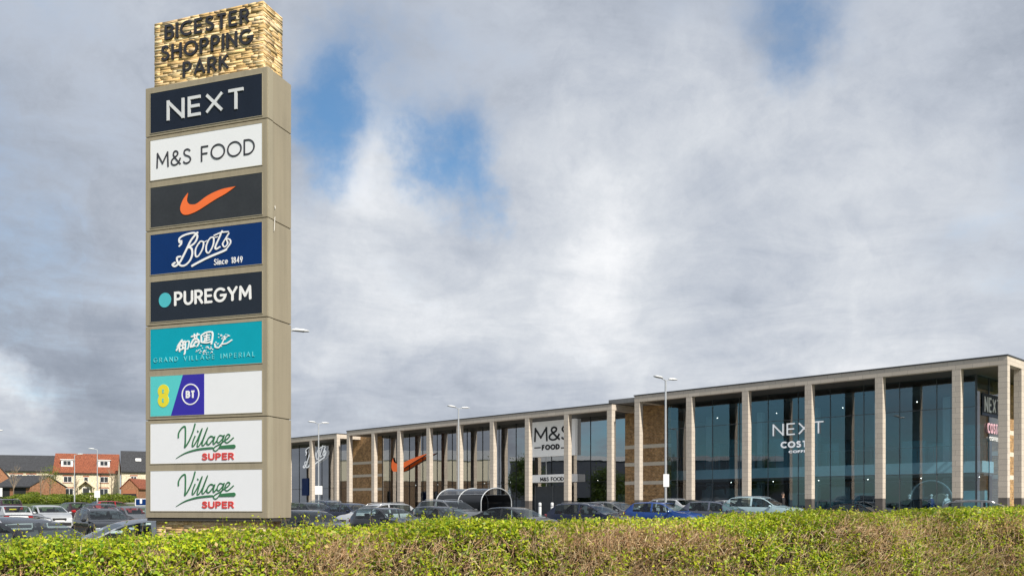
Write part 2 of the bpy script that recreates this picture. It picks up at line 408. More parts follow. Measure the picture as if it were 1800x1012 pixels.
# ============================================================ ground
xs=np.unique(np.concatenate([np.linspace(-2500,-150,12),np.linspace(-150,80,116),np.linspace(80,2500,14)]))
ys=np.unique(np.concatenate([np.linspace(-2500,-60,10),np.linspace(-60,180,121),np.linspace(180,3000,14)]))
def sheet(name,xs,ys,off,m,keep=None):
    V=[(x,y,gz(x,y)+off) for y in ys for x in xs]; nx=len(xs); F=[]
    for j in range(len(ys)-1):
        for i in range(nx-1):
            if keep is None or keep((xs[i]+xs[i+1])/2,(ys[j]+ys[j+1])/2): F.append((j*nx+i,j*nx+i+1,(j+1)*nx+i+1,(j+1)*nx+i))
    o=np_mesh(name,np.array(V),np.array(F),m,smooth_=True); tag(o,kind='structure'); return o
def ground_mat(name,stops,scale=.4,rough=.95,bump=.4,bs=8):
    m,nt,b=new_mat(name); tc=nt.node('ShaderNodeTexCoord')
    n=nt.noise(tc.outputs['Object'],scale,8,.65); c=nt.ramp(n.outputs[0],stops)
    n2=nt.noise(tc.outputs['Object'],scale*60,3,.6)
    c=nt.mix(.35,c,nt.mix(1.0,c,nt.ramp(n2.outputs[0],[(.3,(.4,.4,.4)),(.7,(1.6,1.6,1.6))]),'MULTIPLY'))
    nt.link(c,b.inputs['Base Color']); b.inputs['Roughness'].default_value=rough
    bp=nt.node('ShaderNodeBump'); bp.inputs['Strength'].default_value=bump; nt.link(n2.outputs[0],bp.inputs['Height']); nt.link(bp.outputs[0],b.inputs['Normal'])
    return m
M_grass=ground_mat('grass_ground',[(.3,(.045,.075,.018)),(.55,(.075,.11,.025)),(.75,(.12,.13,.045))])
M_tarmac=ground_mat('tarmac',[(.3,(.042,.042,.044)),(.7,(.070,.069,.067))],rough=.9)
M_paving=brick_mat('paving',(.30,.28,.25),(.36,.34,.31),(.16,.15,.14),.6,.4)
M_kerb=mat('kerb_concrete',(.36,.35,.33),.85,var=.2)
sheet('ground',xs,ys,0.0,M_grass)
FC=Vector((27.0,49.6)); D2=Vector((-.70,.714)).normalized(); N2=Vector((-D2.y*-1,0)); N2=Vector((.714,.70)).normalized()
ROT=math.atan2(-D2.y,-D2.x)
def fac_t(x,y): return (Vector((x,y))-FC).dot(N2)
def hedge_y(x): return 9.0+.42*x
gx=np.arange(-64,48.1,2.0); gy=np.arange(6,124.1,2.0)
sheet('car_park',gx,gy,.012,M_tarmac,lambda x,y: fac_t(x,y)<-6.5 and y>hedge_y(x)+3.5 and not (x<-34 and y>70+ .2*(x+34)) and y<100)
def quad_strip(mb,a,b,width,off,n=10):
    a=Vector(a);b=Vector(b);t=(b-a).normalized();p=Vector((-t.y,t.x))*width/2
    vs=[]
    for i in range(n+1):
        c=a.lerp(b,i/n)
        for q in (c+p,c-p): vs.append((q.x,q.y,gz(q.x,q.y)+off))
    mb.add(vs,[(2*i,2*i+1,2*i+3,2*i+2) for i in range(n)])
def FP(s,t): 
    v=FC+D2*s+N2*t; return v
# pavement in front of the shops with a kerb step
mb=MB()
for i in range(60):
    s0,s1=-8+2*i,-6+2*i
    q=[FP(s0,-6.0),FP(s1,-6.0),FP(s1,3.0),FP(s0,3.0)]
    mb.add([(p.x,p.y,gz(p.x,p.y)+.14) for p in q]+[(p.x,p.y,gz(p.x,p.y)-.2) for p in q],[(0,1,2,3),(0,4,5,1),(1,5,6,2),(2,6,7,3),(3,7,4,0)])
tag(mb.build('pavement',M_paving),kind='structure')
mb=MB()
for i in range(60):
    s0,s1=-8+2*i,-6.004+2*i
    q=[FP(s0,-6.16),FP(s1,-6.16),FP(s1,-6.004),FP(s0,-6.004)]
    mb.add([(p.x,p.y,gz(p.x,p.y)+.135) for p in q]+[(p.x,p.y,gz(p.x,p.y)-.2) for p in q],[(0,1,2,3),(0,4,5,1),(1,5,6,2),(2,6,7,3),(3,7,4,0)])
tag(mb.build('kerb',M_kerb),kind='structure')
M_line=mat('road_paint',(.70,.70,.68),.8,var=.25,vscale=2)
mb=MB()
for row in (-12,-29,-46):
    for k in range(26):
        s=-4+k*2.5
        a,b=FP(s,row),FP(s,row-5)
        if a.y>hedge_y(a.x)+5 and b.y>hedge_y(b.x)+5 and a.y<98: quad_strip(mb,a,b,.1,.02,4)
tag(mb.build('parking_markings',M_line),kind='structure')
# ============================================================ totem sign
def clad_mat(name,col):
    m,nt,b=new_mat(name); tc=nt.node('ShaderNodeTexCoord'); mp=nt.node('ShaderNodeMapping'); mp.inputs['Scale'].default_value=(9,9,.45); nt.link(tc.outputs['Object'],mp.inputs[0])
    s1=nt.noise(mp.outputs[0],1.0,5,.6); s2=nt.noise(tc.outputs['Object'],1.1,4,.6); s3=nt.noise(tc.outputs['Object'],40,3,.6)
    f=nt.math('ADD',nt.math('MULTIPLY',s1.outputs[0],.55),nt.math('ADD',nt.math('MULTIPLY',s2.outputs[0],.30),nt.math('MULTIPLY',s3.outputs[0],.15)))
    c=nt.ramp(f,[(.33,tuple(x*.84 for x in col)),(.50,col),(.68,tuple(x*1.09 for x in col))]); nt.link(c,b.inputs['Base Color'])
    nt.link(nt.math('ADD',.36,nt.math('MULTIPLY',s2.outputs[0],.25)),b.inputs['Roughness']); b.inputs['Specular IOR Level'].default_value=.35
    bp=nt.node('ShaderNodeBump'); bp.inputs['Strength'].default_value=.25; bp.inputs['Distance'].default_value=.01; nt.link(s2.outputs[0],bp.inputs['Height']); nt.link(bp.outputs[0],b.inputs['Normal'])
    return m
M_taupe=clad_mat('taupe_cladding',(.315,.272,.195))
M_taupe2=clad_mat('taupe_trim',(.35,.31,.225))
M_groove=mat('panel_joint',(.05,.045,.04),.8)
M_white=mat('white_acrylic',(.77,.785,.815),.4,var=.02,vscale=.7,spec=.3)
M_navy=mat('navy_acrylic',(.010,.016,.030),.5,var=.15,spec=.2)
M_char=mat('charcoal_acrylic',(.035,.039,.045),.5,var=.18,vscale=2,spec=.2)
M_blue=mat('royal_blue_acrylic',(.003,.030,.135),.5,var=.06,spec=.15)
M_slate=mat('slate_acrylic',(.018,.025,.038),.5,var=.1,spec=.2)
M_teal=mat('teal_acrylic',(.003,.33,.43),.5,var=.04,spec=.15)
M_aqua=mat('aqua_acrylic',(.09,.56,.56),.3,var=.04)
M_violet=mat('violet_acrylic',(.038,.030,.35),.5,spec=.2,var=.04)
M_yellow=mat('yellow_vinyl',(.75,.66,.03),.35,var=.04)
M_green=mat('green_vinyl',(.04,.17,.075),.35,var=.06)
M_red=mat('red_vinyl',(.62,.055,.05),.35,var=.05)
M_orange=mat('orange_vinyl',(.86,.16,.03),.35,var=.05)
M_dot=mat('cyan_vinyl',(.07,.46,.52),.35,var=.05)
M_silver=mat('silver_lettering',(.62,.64,.66),.35,var=.05)
M_letterw=mat('white_lettering',(.84,.84,.84),.35,var=.02)
M_letterd=mat('dark_lettering',(.022,.022,.028),.45,var=.1)
M_letterg=mat('grey_lettering',(.035,.035,.042),.45,var=.1)
M_pale=mat('pale_teal_lettering',(.16,.58,.62),.4,var=.05)
M_stone=attr_mat('dry_stone',bump=.35,bscale=30,rough=.95)

TC=Vector((-4.3,16.0)); TX=Vector((.944,-.328)).normalized(); TY=Vector((.328,.944)).normalized()
TW,TD=2.635,.754
TB=TC-TX*TW/2+TY*TD/2
t_gz=gz(TB.x,TB.y)
tot=empty('totem_sign',(TB.x,TB.y,t_gz),math.atan2(TX.y,TX.x))
tag(tot,'tall taupe roadside totem with nine shop name panels and a stone block on top','totem sign')
Z0=1.49-t_gz; Z1=9.44-t_gz; FY=-TD/2
def PL(px,py):
    """photo pixel -> (x,z) on the front face of the totem"""
    u=(px-900)/FPX; p=(TC.x-16*u)/(.944+.328*u); z=EYE+(HZ-py)*(16+.328*p)/FPX
    return TW/2-p, z-t_gz
# cladding built module by module with joints between
joints=[PL(256,y)[1] for y in (242.6,407.7,573.6,738.9)]
zs=[Z1]+joints+[Z0]
mb=MB()
for a,b in zip(zs[:-1],zs[1:]):
    mb.bb(-TW/2,TW/2-.002,FY,TD/2,b+.007,a-.007)
o=mb.build('cladding',M_taupe,tot,bevel=.006)
mb=MB(); mb.bb(-TW/2+.03,TW/2-.03,FY+.03,TD/2-.03,Z0+.01,Z1-.02); mb.build('joint',M_groove,tot)
mb=MB()
for a,b in zip(zs[:-1],zs[1:]):
    mb.bb(TW/2-.004,TW/2+.012,FY+.012,FY+.16,b+.007,a-.007)
mb.build('corner_trim',M_taupe2,tot,bevel=.004)
mb=MB(); mb.bb(-TW/2+.02,TW/2-.02,FY+.02,TD/2-.02,Z0-.05,Z0+.005); mb.build('bottom_plate',M_groove,tot)
# two pale scuffs on the side
M_scuff=mat('bare_metal_scuff',(.75,.72,.66),.6)
mb=MB()
for (yy,zc,h,wd,tl) in ((-.19,6.72,.27,.018,.05),(-.155,7.02,.07,.02,-.3)):
    mb.prism([(yy-wd/2,zc-h/2-t_gz),(yy+wd/2+tl*h*.2,zc-h/2+.03-t_gz),(yy+wd+tl*h,zc+h/2-t_gz),(yy-wd*.2+tl*h,zc+h/2-.02-t_gz)],TW/2+.013,TW/2+.0155,'x')
mb.build('scuff_mark',M_scuff,tot)
# dry stone blocks: crown and base
def stone_block(name,x0,x1,y0,y1,z0,z1,seed,rowh=(.03,.07)):
    rnd=random.Random(seed); V=[];F=[];T=[]
    pal=[(.80,.59,.29),(.86,.68,.39),(.76,.54,.25),(.90,.75,.48),(.72,.50,.23),(.82,.60,.36),(.80,.64,.38),(.66,.45,.21)]
    def bx(ax,bx_,ay,by,az,bz,c):
        o=len(V)
        j=lambda s: (rnd.random()-.5)*s
        for x in(ax,bx_):
            for y in(ay,by):
                for z in(az,bz): V.append((x+j(.005),y+j(.005),z+j(.007)))
        for f in [(0,1,3,2),(4,6,7,5),(0,4,5,1),(2,3,7,6),(0,2,6,4),(1,5,7,3)]:
            F.append(tuple(i+o for i in f)); T.append(c)
    z=z0
    while z<z1-.012:
        h=min(rnd.uniform(*rowh),z1-z)
        for side in range(4):
            lo,hi=(x0,x1) if side in(0,1) else (y0,y1)
            a=lo
            while a<hi-.01:
                L=min(rnd.uniform(.10,.42),hi-a)
                if hi-a-L<.06: L=hi-a
                sub=1 if rnd.random()<.6 else 2
                for k in range(sub):
                    d=rnd.uniform(-.009,.007); c=rnd.choice(pal); q=rnd.uniform(.75,1.15); c=tuple(x*q for x in c)
                    za,zb=z+h*k/sub,z+h*(k+1)/sub-.001
                    if side==0: bx(a+.0005,a+L-.0005,y0-d,y0+.12,za,zb,c)
                    if side==1: bx(a+.002,a+L-.002,y1-.12,y1+d,za,zb,c)
                    if side==2: bx(x0-d,x0+.12,a+.002,a+L-.002,za,zb,c)
                    if side==3: bx(x1-.12,x1+d,a+.002,a+L-.002,za,zb,c)
                a+=L
        z+=h
    o=len(V)
    bx(x0+.04,x1-.04,y0+.04,y1-.04,z0,z1-.02,(.55,.38,.18))
    return np_mesh(name,np.array(V),np.array(F),M_stone,np.array(T),tot)
CZ0,CZ1=Z1-.01,10.65-t_gz
crown=stone_block('stone_crown',-TW/2+.135,TW/2-.135,FY+.08,TD/2-.08,CZ0,CZ1,5)
stone_block('stone_base',-TW/2+.16,TW/2-.16,FY+.10,TD/2-.10,-.1,Z0-.05,8,(.05,.11))
def CL(px,py):
    u=(px-900)/FPX; q=.08; X0=TC.x+.328*q; Y0=16+.944*q
    p=(X0-Y0*u)/(.944+.328*u); z=EYE+(HZ-py)*(Y0+.328*p)/FPX
    return TW/2-p, z-t_gz
mb=MB(); yf=FY+.08-.055
for s,xl,yt,yb,xr,yt2,yb2 in (('BICESTER',291,44.5,70,439.5,15,43),('SHOPPING',284,81,108,445,51.5,78.5),('PARK',322.5,109,138,403,96,122.5)):
    a=CL(xl,yb); b=CL(xl,yt); c=CL(xr,yb2); d=CL(xr,yt2)
    h=(b[1]-a[1]+d[1]-c[1])/2; z=(a[1]+c[1])/2
    text(mb,s,(a[0]+c[0])/2,z,h,.047,yf+.032,yf+.056,.20,fit=c[0]-a[0])
mb.build('lettering',M_letterd,crown)

# nine panels
panels=[('dark navy panel with silver capital letters',M_navy),('white panel with thin black capitals',M_white),('charcoal panel with an orange tick mark',M_char),
 ('royal blue panel with white script writing',M_blue),('slate panel with a pale blue dot and white capitals',M_slate),('teal panel with white brush characters',M_teal),
 ('white panel with aqua and violet left half',M_white),('upper white panel with green script over red capitals',M_white),('lowest white panel with green script over red capitals',M_white)]
PX0,PX1=-TW/2+.117,TW/2-.106
PH=.735; PT=9.32-t_gz
PAN=[]
for i,(lab,m) in enumerate(panels):
    zt=PT-.8703*i
    mb=MB(); mb.bb(PX0,PX1,FY-.006,FY+.02,zt-PH,zt)
    o=mb.build('sign_panel',m,tot); o['label']=lab; PAN.append((o,zt-PH,zt))
    mb=MB()  # slim shadow-gap frame round the panel
    f=.012
    for a in ((PX0-f,PX1+f,zt+.001,zt+f),(PX0-f,PX1+f,zt-PH-f,zt-PH-.001),(PX0-f,PX0-.001,zt-PH+.0005,zt-.0005),(PX1+.001,PX1+f,zt-PH+.0005,zt-.0005)):
        mb.bb(a[0],a[1],FY-.010,FY+.02,a[2],a[3])
    mb.build('frame',M_taupe2,o)
F0=FY-.006
def put(i,fn,m,name='lettering',d=.010):
    mb=MB(); fn(mb,F0-d,F0+.001); return mb.build(name,m,PAN[i][0])
def fitp(mb,s,xl,yb,yt,xr,yb2,yt2,wt,y0,y1,track=.2,round_=False):
    a=PL(xl,yb); b=PL(xl,yt); c=PL(xr,yb2); d=PL(xr,yt2)
    text(mb,s,(a[0]+c[0])/2,(a[1]+c[1])/2,(b[1]-a[1]+d[1]-c[1])/2,wt,y0,y1,track,fit=c[0]-a[0],round_=round_)
put(0,lambda mb,a,b: fitp(mb,'NEXT',294.5,213,178,431,190.5,154,.055,a-.008,b,.26),M_silver)
put(1,lambda mb,a,b: fitp(mb,'M&S FOOD',276,296,269,448.5,271,244,.026,a,b,.17),M_letterg)
# tick
def pxpoly(pts): return [PL(x,y) for x,y in pts]
def r3(x,y): return (240+x/5.06,300+y/5.06)
sw=[r3(*p) for p in ((886,142),(760,168),(640,222),(545,292),(505,303),(470,297),(452,270),(455,235),(462,200))]
sw_o=[r3(*p) for p in ((440,228),(415,268),(395,325),(398,365),(418,390),(450,395),(490,385),(560,352),(700,262),(800,205))]
def fill_poly(mb,pts,y0,y1):
    mb.prism(pts,y0,y1)
top=spline([PL(*p) for p in sw],4); bot=spline([PL(*p) for p in [sw[-1]]+sw_o+[sw[0]]],4)
put(2,lambda mb,a,b: fill_poly(mb,top+bot[1:-1],a,b),M_orange,'emblem')
# script on the blue panel (strokes read from the photograph)
def sc(pts,zoom,ox,oy,n=5): return [PL(ox+x/zoom,oy+y/zoom) for x,y in spline(pts,n)]
def boots(mb,a,b):
    q=lambda pts,w,k,n=5: ribbon(mb,sc(pts,5.06,240,300,n),w,a-.0005*k,b,True)
    q([(385,672),(400,655),(402,628),(388,640),(384,610),(410,585),(460,565),(520,555),(545,585),(525,640),(480,675),(455,685)],.034,0)
    q([(545,553),(490,620),(455,690),(420,760),(390,815),(350,850),(325,838),(345,820)],.038,1)
    q([(455,685),(490,690),(500,740),(480,800),(440,840),(400,845),(370,815),(365,775),(395,765)],.034,2)
    q([(560,645),(530,700),(530,760),(555,760),(590,700),(600,640),(575,630),(560,650)],.026,3)
    q([(645,620),(625,670),(625,720),(650,730),(685,665),(690,600),(665,598),(645,622)],.026,4)
    q([(600,640),(630,625)],.016,0); q([(690,600),(725,590)],.016,1)
    q([(765,540),(735,610),(705,680),(715,698),(745,680)],.030,5)
    q([(695,578),(760,552),(820,545)],.024,6)
    q([(825,560),(795,610),(770,655),(790,680),(815,650),(805,610),(835,615),(838,650),(800,705)],.024,7)
    q([(800,705),(770,720),(650,770),(560,815),(500,848)],.040,8)
    fitp(mb,'Since 1849',377,466.5,455.5,427,461.5,450.5,.013,a,b,.18,True)
put(3,boots,M_letterw)
put(4,lambda mb,a,b: fitp(mb,'PUREGYM',307,538.5,513,442.5,526.5,500.5,.046,a,b,.14,True),M_letterw)
c5=PL(290.8,527.6); r5=PL(301.4,527)[0]-c5[0]
put(4,lambda mb,a,b: disc(mb,c5[0],c5[1],r5,a,b,32,r5*1.0),M_dot,'emblem')
# brush characters on the teal panel
def brush(mb,a,b):
    k=[0]
    def q(pts,w):
        k[0]+=1; ribbon(mb,sc(pts,5.327,240,470,3),w*1.25,a-.0004*(k[0]%7),b,True)
    for pts,w in (([(430,680),(400,720),(388,745)],.022),([(415,715),(380,775)],.026),([(405,740),(408,785)],.022),
      ([(425,700),(455,690),(440,715)],.018),([(420,735),(455,722)],.020),([(440,705),(436,765)],.020),([(420,770),(450,755)],.022),([(462,700),(495,690),(488,750),(478,765)],.018),([(462,705),(458,790),(452,812)],.022),
      ([(520,648),(590,628)],.022),([(545,625),(548,660)],.018),([(575,618),(566,655)],.018),([(535,680),(515,720),(512,745)],.026),([(540,675),(570,668),(590,700),(575,735)],.024),([(560,690),(530,740)],.026),([(555,705),(595,690)],.020),([(515,745),(550,735)],.022),
      ([(610,640),(612,700)],.024),([(610,640),(650,612),(710,605),(716,650),(705,715)],.024),([(612,700),(660,705),(705,695)],.022),([(635,645),(690,632)],.018),([(640,665),(685,655)],.018),([(662,625),(655,690)],.018),([(640,690),(690,675)],.018),([(645,675),(630,700)],.016),
      ([(740,745),(775,750),(800,720),(850,710),(895,680)],.020),([(790,735),(815,690),(830,650)],.014),([(815,690),(850,650),(875,640)],.011),([(740,745),(735,715)],.016)):
        q(pts,w)
    rnd=random.Random(3)
    for (cx,cy,sx,sy,n) in ((640,765,80,35,34),(820,650,50,30,20),(650,800,30,15,6),(770,720,35,20,8)):
        for _ in range(n):
            p=PL(240+(cx+rnd.uniform(-sx,sx))/5.327,470+(cy+rnd.uniform(-sy,sy)-.12*0)/5.327); disc(mb,p[0],p[1],rnd.uniform(.005,.012),a,b,7)
put(5,brush,M_letterw,'brush_writing')
put(5,lambda mb,a,b: fitp(mb,'GRAND VILLAGE IMPERIAL',271,637,629,448.5,626.5,618,.009,a,b,.60),M_pale)
# two colour halves
zb,zt=PAN[6][1],PAN[6][2]
xa=PX0+.002; xm=PL(359.5,690)[0]; xs0=PL(322,656)[0]; xs1=PL(301,730)[0]
put(6,lambda mb,a,b: mb.prism([(xa,zb+.002),(xs1,zb+.002),(xs0,zt-.002),(xa,zt-.002)],a+.006,b),M_aqua,'colour_field')
put(6,lambda mb,a,b: mb.prism([(xs1+.0008,zb+.002),(xm,zb+.002),(xm,zt-.002),(xs0+.0008,zt-.002)],a+.006,b),M_violet,'colour_field')
def r5p(x,y): return PL(240+x/3.49,640+y/3.49)
e1=r5p(168,165); e2=r5p(167,222); er=abs(r5p(201,222)[0]-e2[0])
def ee(mb,a,b):
    n=18; pts=[]
    dz=abs(e1[1]-e2[1])/2; zc=(e1[1]+e2[1])/2; xc=e1[0]
    ang=math.degrees(math.asin(min(1,dz/er*.86)))
    up=arc(xc,zc+dz,er,er*1.0,-ang,180+ang,26); dn=arc(xc,zc-dz,er,er*1.0,180-ang,360+ang,26)
    mb.prism(up+dn,a,b)
put(6,ee,M_yellow,'emblem')
for c in (e1,e2):
  def ee2(mb,a,b,c=c):
    text(mb,'E',c[0],c[1]-.035,.07,.014,a-.004,b,.2,xs=1.0,round_=True)
  put(6,ee2,M_aqua)
bc=r5p(334,184); brd=abs(r5p(388,184)[0]-bc[0])*.95
def bt(mb,a,b):
    ribbon(mb,arc(bc[0],bc[1],brd,brd,0,360,40),.022,a,b)
    text(mb,'BT',bc[0],bc[1]-.068,.136,.032,a,b,.10)
put(6,bt,M_letterw,'emblem')
# green script with red capitals, twice
def village(i,oy):
    def q_(mb,a,b):
        k=[0]
        def q(pts,w,n=6,ws=None):
            k[0]+=1; P=[r5p(x,y+oy) for x,y in spline(pts,n)]
            W=None
            if ws: W=list(np.interp(np.linspace(0,1,len(P)),np.linspace(0,1,len(ws)),ws))
            ribbon(mb,P,w,a-.0004*(k[0]%7),b,True,W)
        q([(260,448),(262,420),(280,392),(298,380),(303,395),(303,440),(302,480),(300,508),(325,470),(348,415),(362,365)],.026)
        q([(362,440),(350,470),(345,500),(355,498),(375,465)],.022)
        q([(378,408),(381,412)],.022)
        q([(375,465),(405,395),(385,460),(375,500),(388,498),(410,460)],.020)
        q([(410,460),(438,390),(415,455),(405,490),(415,496),(435,470)],.020)
        q([(478,448),(460,440),(440,460),(435,485),(448,490),(470,465),(482,445),(474,475),(478,488),(495,470)],.022)
        q([(535,440),(515,435),(500,455),(498,475),(510,478),(530,455),(540,435),(530,470),(510,510),(490,530),(475,522),(485,505),(520,485),(545,465)],.021)
        q([(545,465),(565,452),(575,435),(565,428),(550,445),(545,470),(558,480),(575,470),(597,450)],.021)
        q([(245,577),(300,545),(370,523),(440,514),(470,512)],.02,8,[.004,.022,.034,.036,.03])
        q([(515,508),(560,505),(600,503)],.06,4,[.05,.062,.072])
    put(i,q_,M_green,'script_writing')
    c=r5p(404,588+oy); d=r5p(404,545+oy); e=r5p(600,586+oy)
    put(i,lambda mb,a,b: text(mb,'SUPER',(c[0]+e[0])/2,c[1],d[1]-c[1],.028,a,b,.22,fit=e[0]-c[0],round_=True),M_red)
village(7,0); village(8,294)
# ============================================================ shop terrace
def ashlar(name,c1,c2,mortar):
    m,nt,b=new_mat(name)
    tc=nt.node('ShaderNodeTexCoord'); sp=nt.node('ShaderNodeSeparateXYZ'); nt.link(tc.outputs['Object'],sp.inputs[0])
    cb=nt.node('ShaderNodeCombineXYZ'); nt.link(nt.math('ADD',sp.outputs[0],sp.outputs[1]),cb.inputs[0]); nt.link(sp.outputs[2],cb.inputs[1])
    br=nt.node('ShaderNodeTexBrick'); nt.link(cb.outputs[0],br.inputs['Vector'])
    br.inputs['Color1'].default_value=(*c1,1); br.inputs['Color2'].default_value=(*c2,1); br.inputs['Mortar'].default_value=(*mortar,1)
    br.inputs['Scale'].default_value=1; br.inputs['Mortar Size'].default_value=.012; br.inputs['Brick Width'].default_value=.9; br.inputs['Row Height'].default_value=.30
    n=nt.noise(tc.outputs['Object'],1.2,6,.65); n2=nt.noise(tc.outputs['Object'],22,4,.7)
    c=nt.mix(nt.math('MULTIPLY',n.outputs[0],.45),br.outputs['Color'],tuple(x*.62 for x in c1))
    c=nt.mix(.5,c,nt.mix(1.0,c,nt.ramp(n2.outputs[0],[(.3,(.7,.7,.7)),(.7,(1.3,1.3,1.3))]),'MULTIPLY'))
    nt.link(c,b.inputs['Base Color']); b.inputs['Roughness'].default_value=.85
    return m
M_ash=ashlar('portico_stone',(.69,.605,.51),(.60,.525,.44),(.40,.35,.30))
M_plinth=mat('plinth_stone',(.12,.105,.095),.7,var=.25)
M_coping=mat('coping_metal',(.045,.045,.048),.45,var=.1)
M_soffit=mat('soffit_panel',(.085,.080,.075),.6,var=.08)
M_roof=mat('roof_membrane',(.20,.20,.20),.8,var=.15)
M_brick=brick_mat('golden_brick',(.56,.315,.12),(.30,.15,.055),(.46,.36,.24),.30,.11,msize=.016)
M_band=mat('stone_band',(.72,.65,.54),.85,var=.12)
M_mull=mat('mullion_metal',(.16,.17,.18),.4,metal=.6,var=.06)
M_mulld=mat('dark_mullion',(.03,.033,.036),.45,metal=.3,var=.06)
G_next=glass_mat('shop_glass_teal',(.57,.75,.84),.17,.0035,wscale=.5,boost=.9)
G_dark=glass_mat('shop_glass_grey',(.40,.47,.53),.46,.003,wscale=.5,boost=.9)
M_floor=mat('shop_floor',(.32,.31,.30),.35,var=.1)
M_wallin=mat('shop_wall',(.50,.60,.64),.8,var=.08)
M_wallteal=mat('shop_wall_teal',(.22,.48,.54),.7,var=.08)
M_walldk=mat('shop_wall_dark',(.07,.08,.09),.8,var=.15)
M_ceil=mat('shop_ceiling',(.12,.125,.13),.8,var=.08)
M_slab=mat('mezzanine_edge',(.56,.74,.78),.6,var=.05)
M_lit=mat('lettering_added_glow',(.84,.84,.84),.35,var=.02,emit=(.9,.95,1),estr=.38)  # small glow added to brighten the letters in the shade of the portico
M_lamp=mat('spot_lamp',(.9,.9,.85),.4,emit=(1,.93,.8),estr=9)
M_plant=attr_mat('goods',rough=.7,bump=.1)
GB=.7            # ground level at the shops
PD=.42; PWD=.48  # pillar depth and width
SIGNBG=mat('sign_board_white',(.90,.90,.88),.4,var=.03,emit=(1,1,1),estr=.14)  # faint emission added to lift the white boards out of the soffit shade
M_glow_orange=mat('orange_added_glow',(.86,.16,.03),.35,var=.05,emit=(1,.16,.02),estr=.28)  # added glow keeps the orange face from dulling in the shade

def pane(name,parent,x0,x1,y,z0,z1,m,axis='x',muls=2,mm=None,trans=(),label=None,tilt=0.0):
    """one glazed bay: flat pane with slim mullions and transoms standing in front of it"""
    mb=MB(); e=tilt
    if axis=='x': mb.add([(x0,y+e,z0),(x1,y-e,z0),(x1,y-e*1.6,z1),(x0,y+e*.4,z1)],[(0,1,2,3)])
    else: mb.add([(y+e,x0,z0),(y-e,x1,z0),(y-e,x1,z1),(y+e,x0,z1)],[(0,1,2,3)])
    o=mb.build(name,m,parent)
    mb=MB()
    for k in range(muls+1):
        xx=x0+(x1-x0)*k/muls
        if k==muls: continue
        w=.03
        if axis=='x': mb.bb(xx-w/2,xx+w/2,y-.045,y-.004,z0,z1)
        else: mb.bb(y+.004,y+.045,xx-w/2,xx+w/2,z0,z1)
    for zt in trans:
        if axis=='x': mb.bb(x0,x1,y-.035,y-.005,zt-.018,zt+.018)
        else: mb.bb(y+.005,y+.035,x0,x1,zt-.018,zt+.018)
    if mb.v: mb.build('mullion',mm or M_mull,o)
    return o
def portico(root,length,H,pill,depthR,depthL,GD=3.0,ret_pillars=(),soft=.06):
    """pillars along y=0, beam, returns, soffit.  local x runs from -length (far end) to 0 (near end)"""
    zt=H-GB
    bz0,bz1=zt-.54,zt-.07
    mb=MB(); mb.bb(-length,0,0,PD,bz0,bz1)
    if depthR: mb.bb(-PD,0,PD+.001,depthR,bz0,bz1)
    if depthL: mb.bb(-length,-length+PD,PD+.001,depthL,bz0,bz1)
    mb.build('fascia_beam',M_ash,root,bevel=.012)
    mb=MB(); mb.bb(-length-.04,.04,-.04,PD-.03,bz1+.002,zt)
    if depthR: mb.bb(-PD+.03,.04,PD-.029,depthR,bz1+.002,zt)
    if depthL: mb.bb(-length-.04,-length+PD-.03,PD-.029,depthL,bz1+.002,zt)
    mb.build('coping',M_coping,root)
    for s in pill:
        mb=MB(); xa=-s-PWD/2; xb=-s+PWD/2
        mb.bb(xa,xb,.003,PD-.003,1.48,bz0-.002)
        p=mb.build('pillar',M_ash,root,bevel=.012)
        mb=MB(); mb.bb(xa+.01,xb-.01,.012,PD-.012,-.3,1.478)
        mb.build('plinth',M_plinth,p)
    for y in ret_pillars:
        mb=MB(); mb.bb(-PD+.003,-.003,y-PWD/2,y+PWD/2,1.48,bz0-.002)
        p=mb.build('pillar',M_ash,root,bevel=.012)
        mb=MB(); mb.bb(-PD+.012,-.012,y-PWD/2+.01,y+PWD/2-.01,-.3,1.478); mb.build('plinth',M_plinth,p)
    return zt,bz0,bz1
def bands_wall(root,x0,x1,y0,y1,z1,label=None):
    """brick wall piece with three pale stone bands standing a little proud"""
    mb=MB(); mb.bb(x0,x1,y0,y1,-.3,z1); o=mb.build('brick_wall',M_brick,root)
    mb=MB()
    for zc in (6.39,5.02,3.56): mb.bb(x0-.004,x1+.004,y0-.025,y1+.004,zc-GB-.14,zc-GB+.14)
    mb.build('stone_band',M_band,o)
    return o
def lamp_grid(root,xs,ys,z,r=.07):
    mb=MB()
    for x in xs:
        for y in ys: mb.lathe([(0,z),(r,z),(r,z+.05),(0,z+.05)],(x,y,0),8)
    return mb.build('spot_lamp',M_lamp,root)

# ---------------------------------------------------------------- big glazed block on the right
p=FP(0,0)
nx=empty('shop_block',(p.x,p.y,GB),ROT)
tag(nx,'tallest stone-pillared glass shop block at the right with white lettering high on its glass','shop building')
zt,b0,b1=portico(nx,25.55,10.0,[.24,2.66,7.1,11.65,16.2,20.7,25.3],14,3.0,ret_pillars=(2.66,7.2,11.7))
mb=MB(); mb.bb(-25.1,-PD-.002,PD+.002,3.4,b0+.02,b0+.05); mb.bb(-2.4,-PD-.002,3.401,14,b0+.02,b0+.05); mb.build('soffit',M_soffit,nx)
mb=MB(); mb.bb(-28.4,-.6,PD+.05,22,b0+.10,b1-.02); mb.build('roof',M_roof,nx)
edges=[2.6,7.1,11.65,16.2,20.7,24.7]
for i,(a,b) in enumerate(zip(edges[:-1],edges[1:])):
    pane('window',nx,-b+.01,-a-.01,3.0,.02,b0+.02,G_next,muls=2,trans=(3.0,6.9),tilt=.004*(1 if i%2 else -1))
pane('window',nx,3.01,7.2,-2.6,.02,b0+.02,G_next,axis='y',muls=2,trans=(3.0,),tilt=.003)
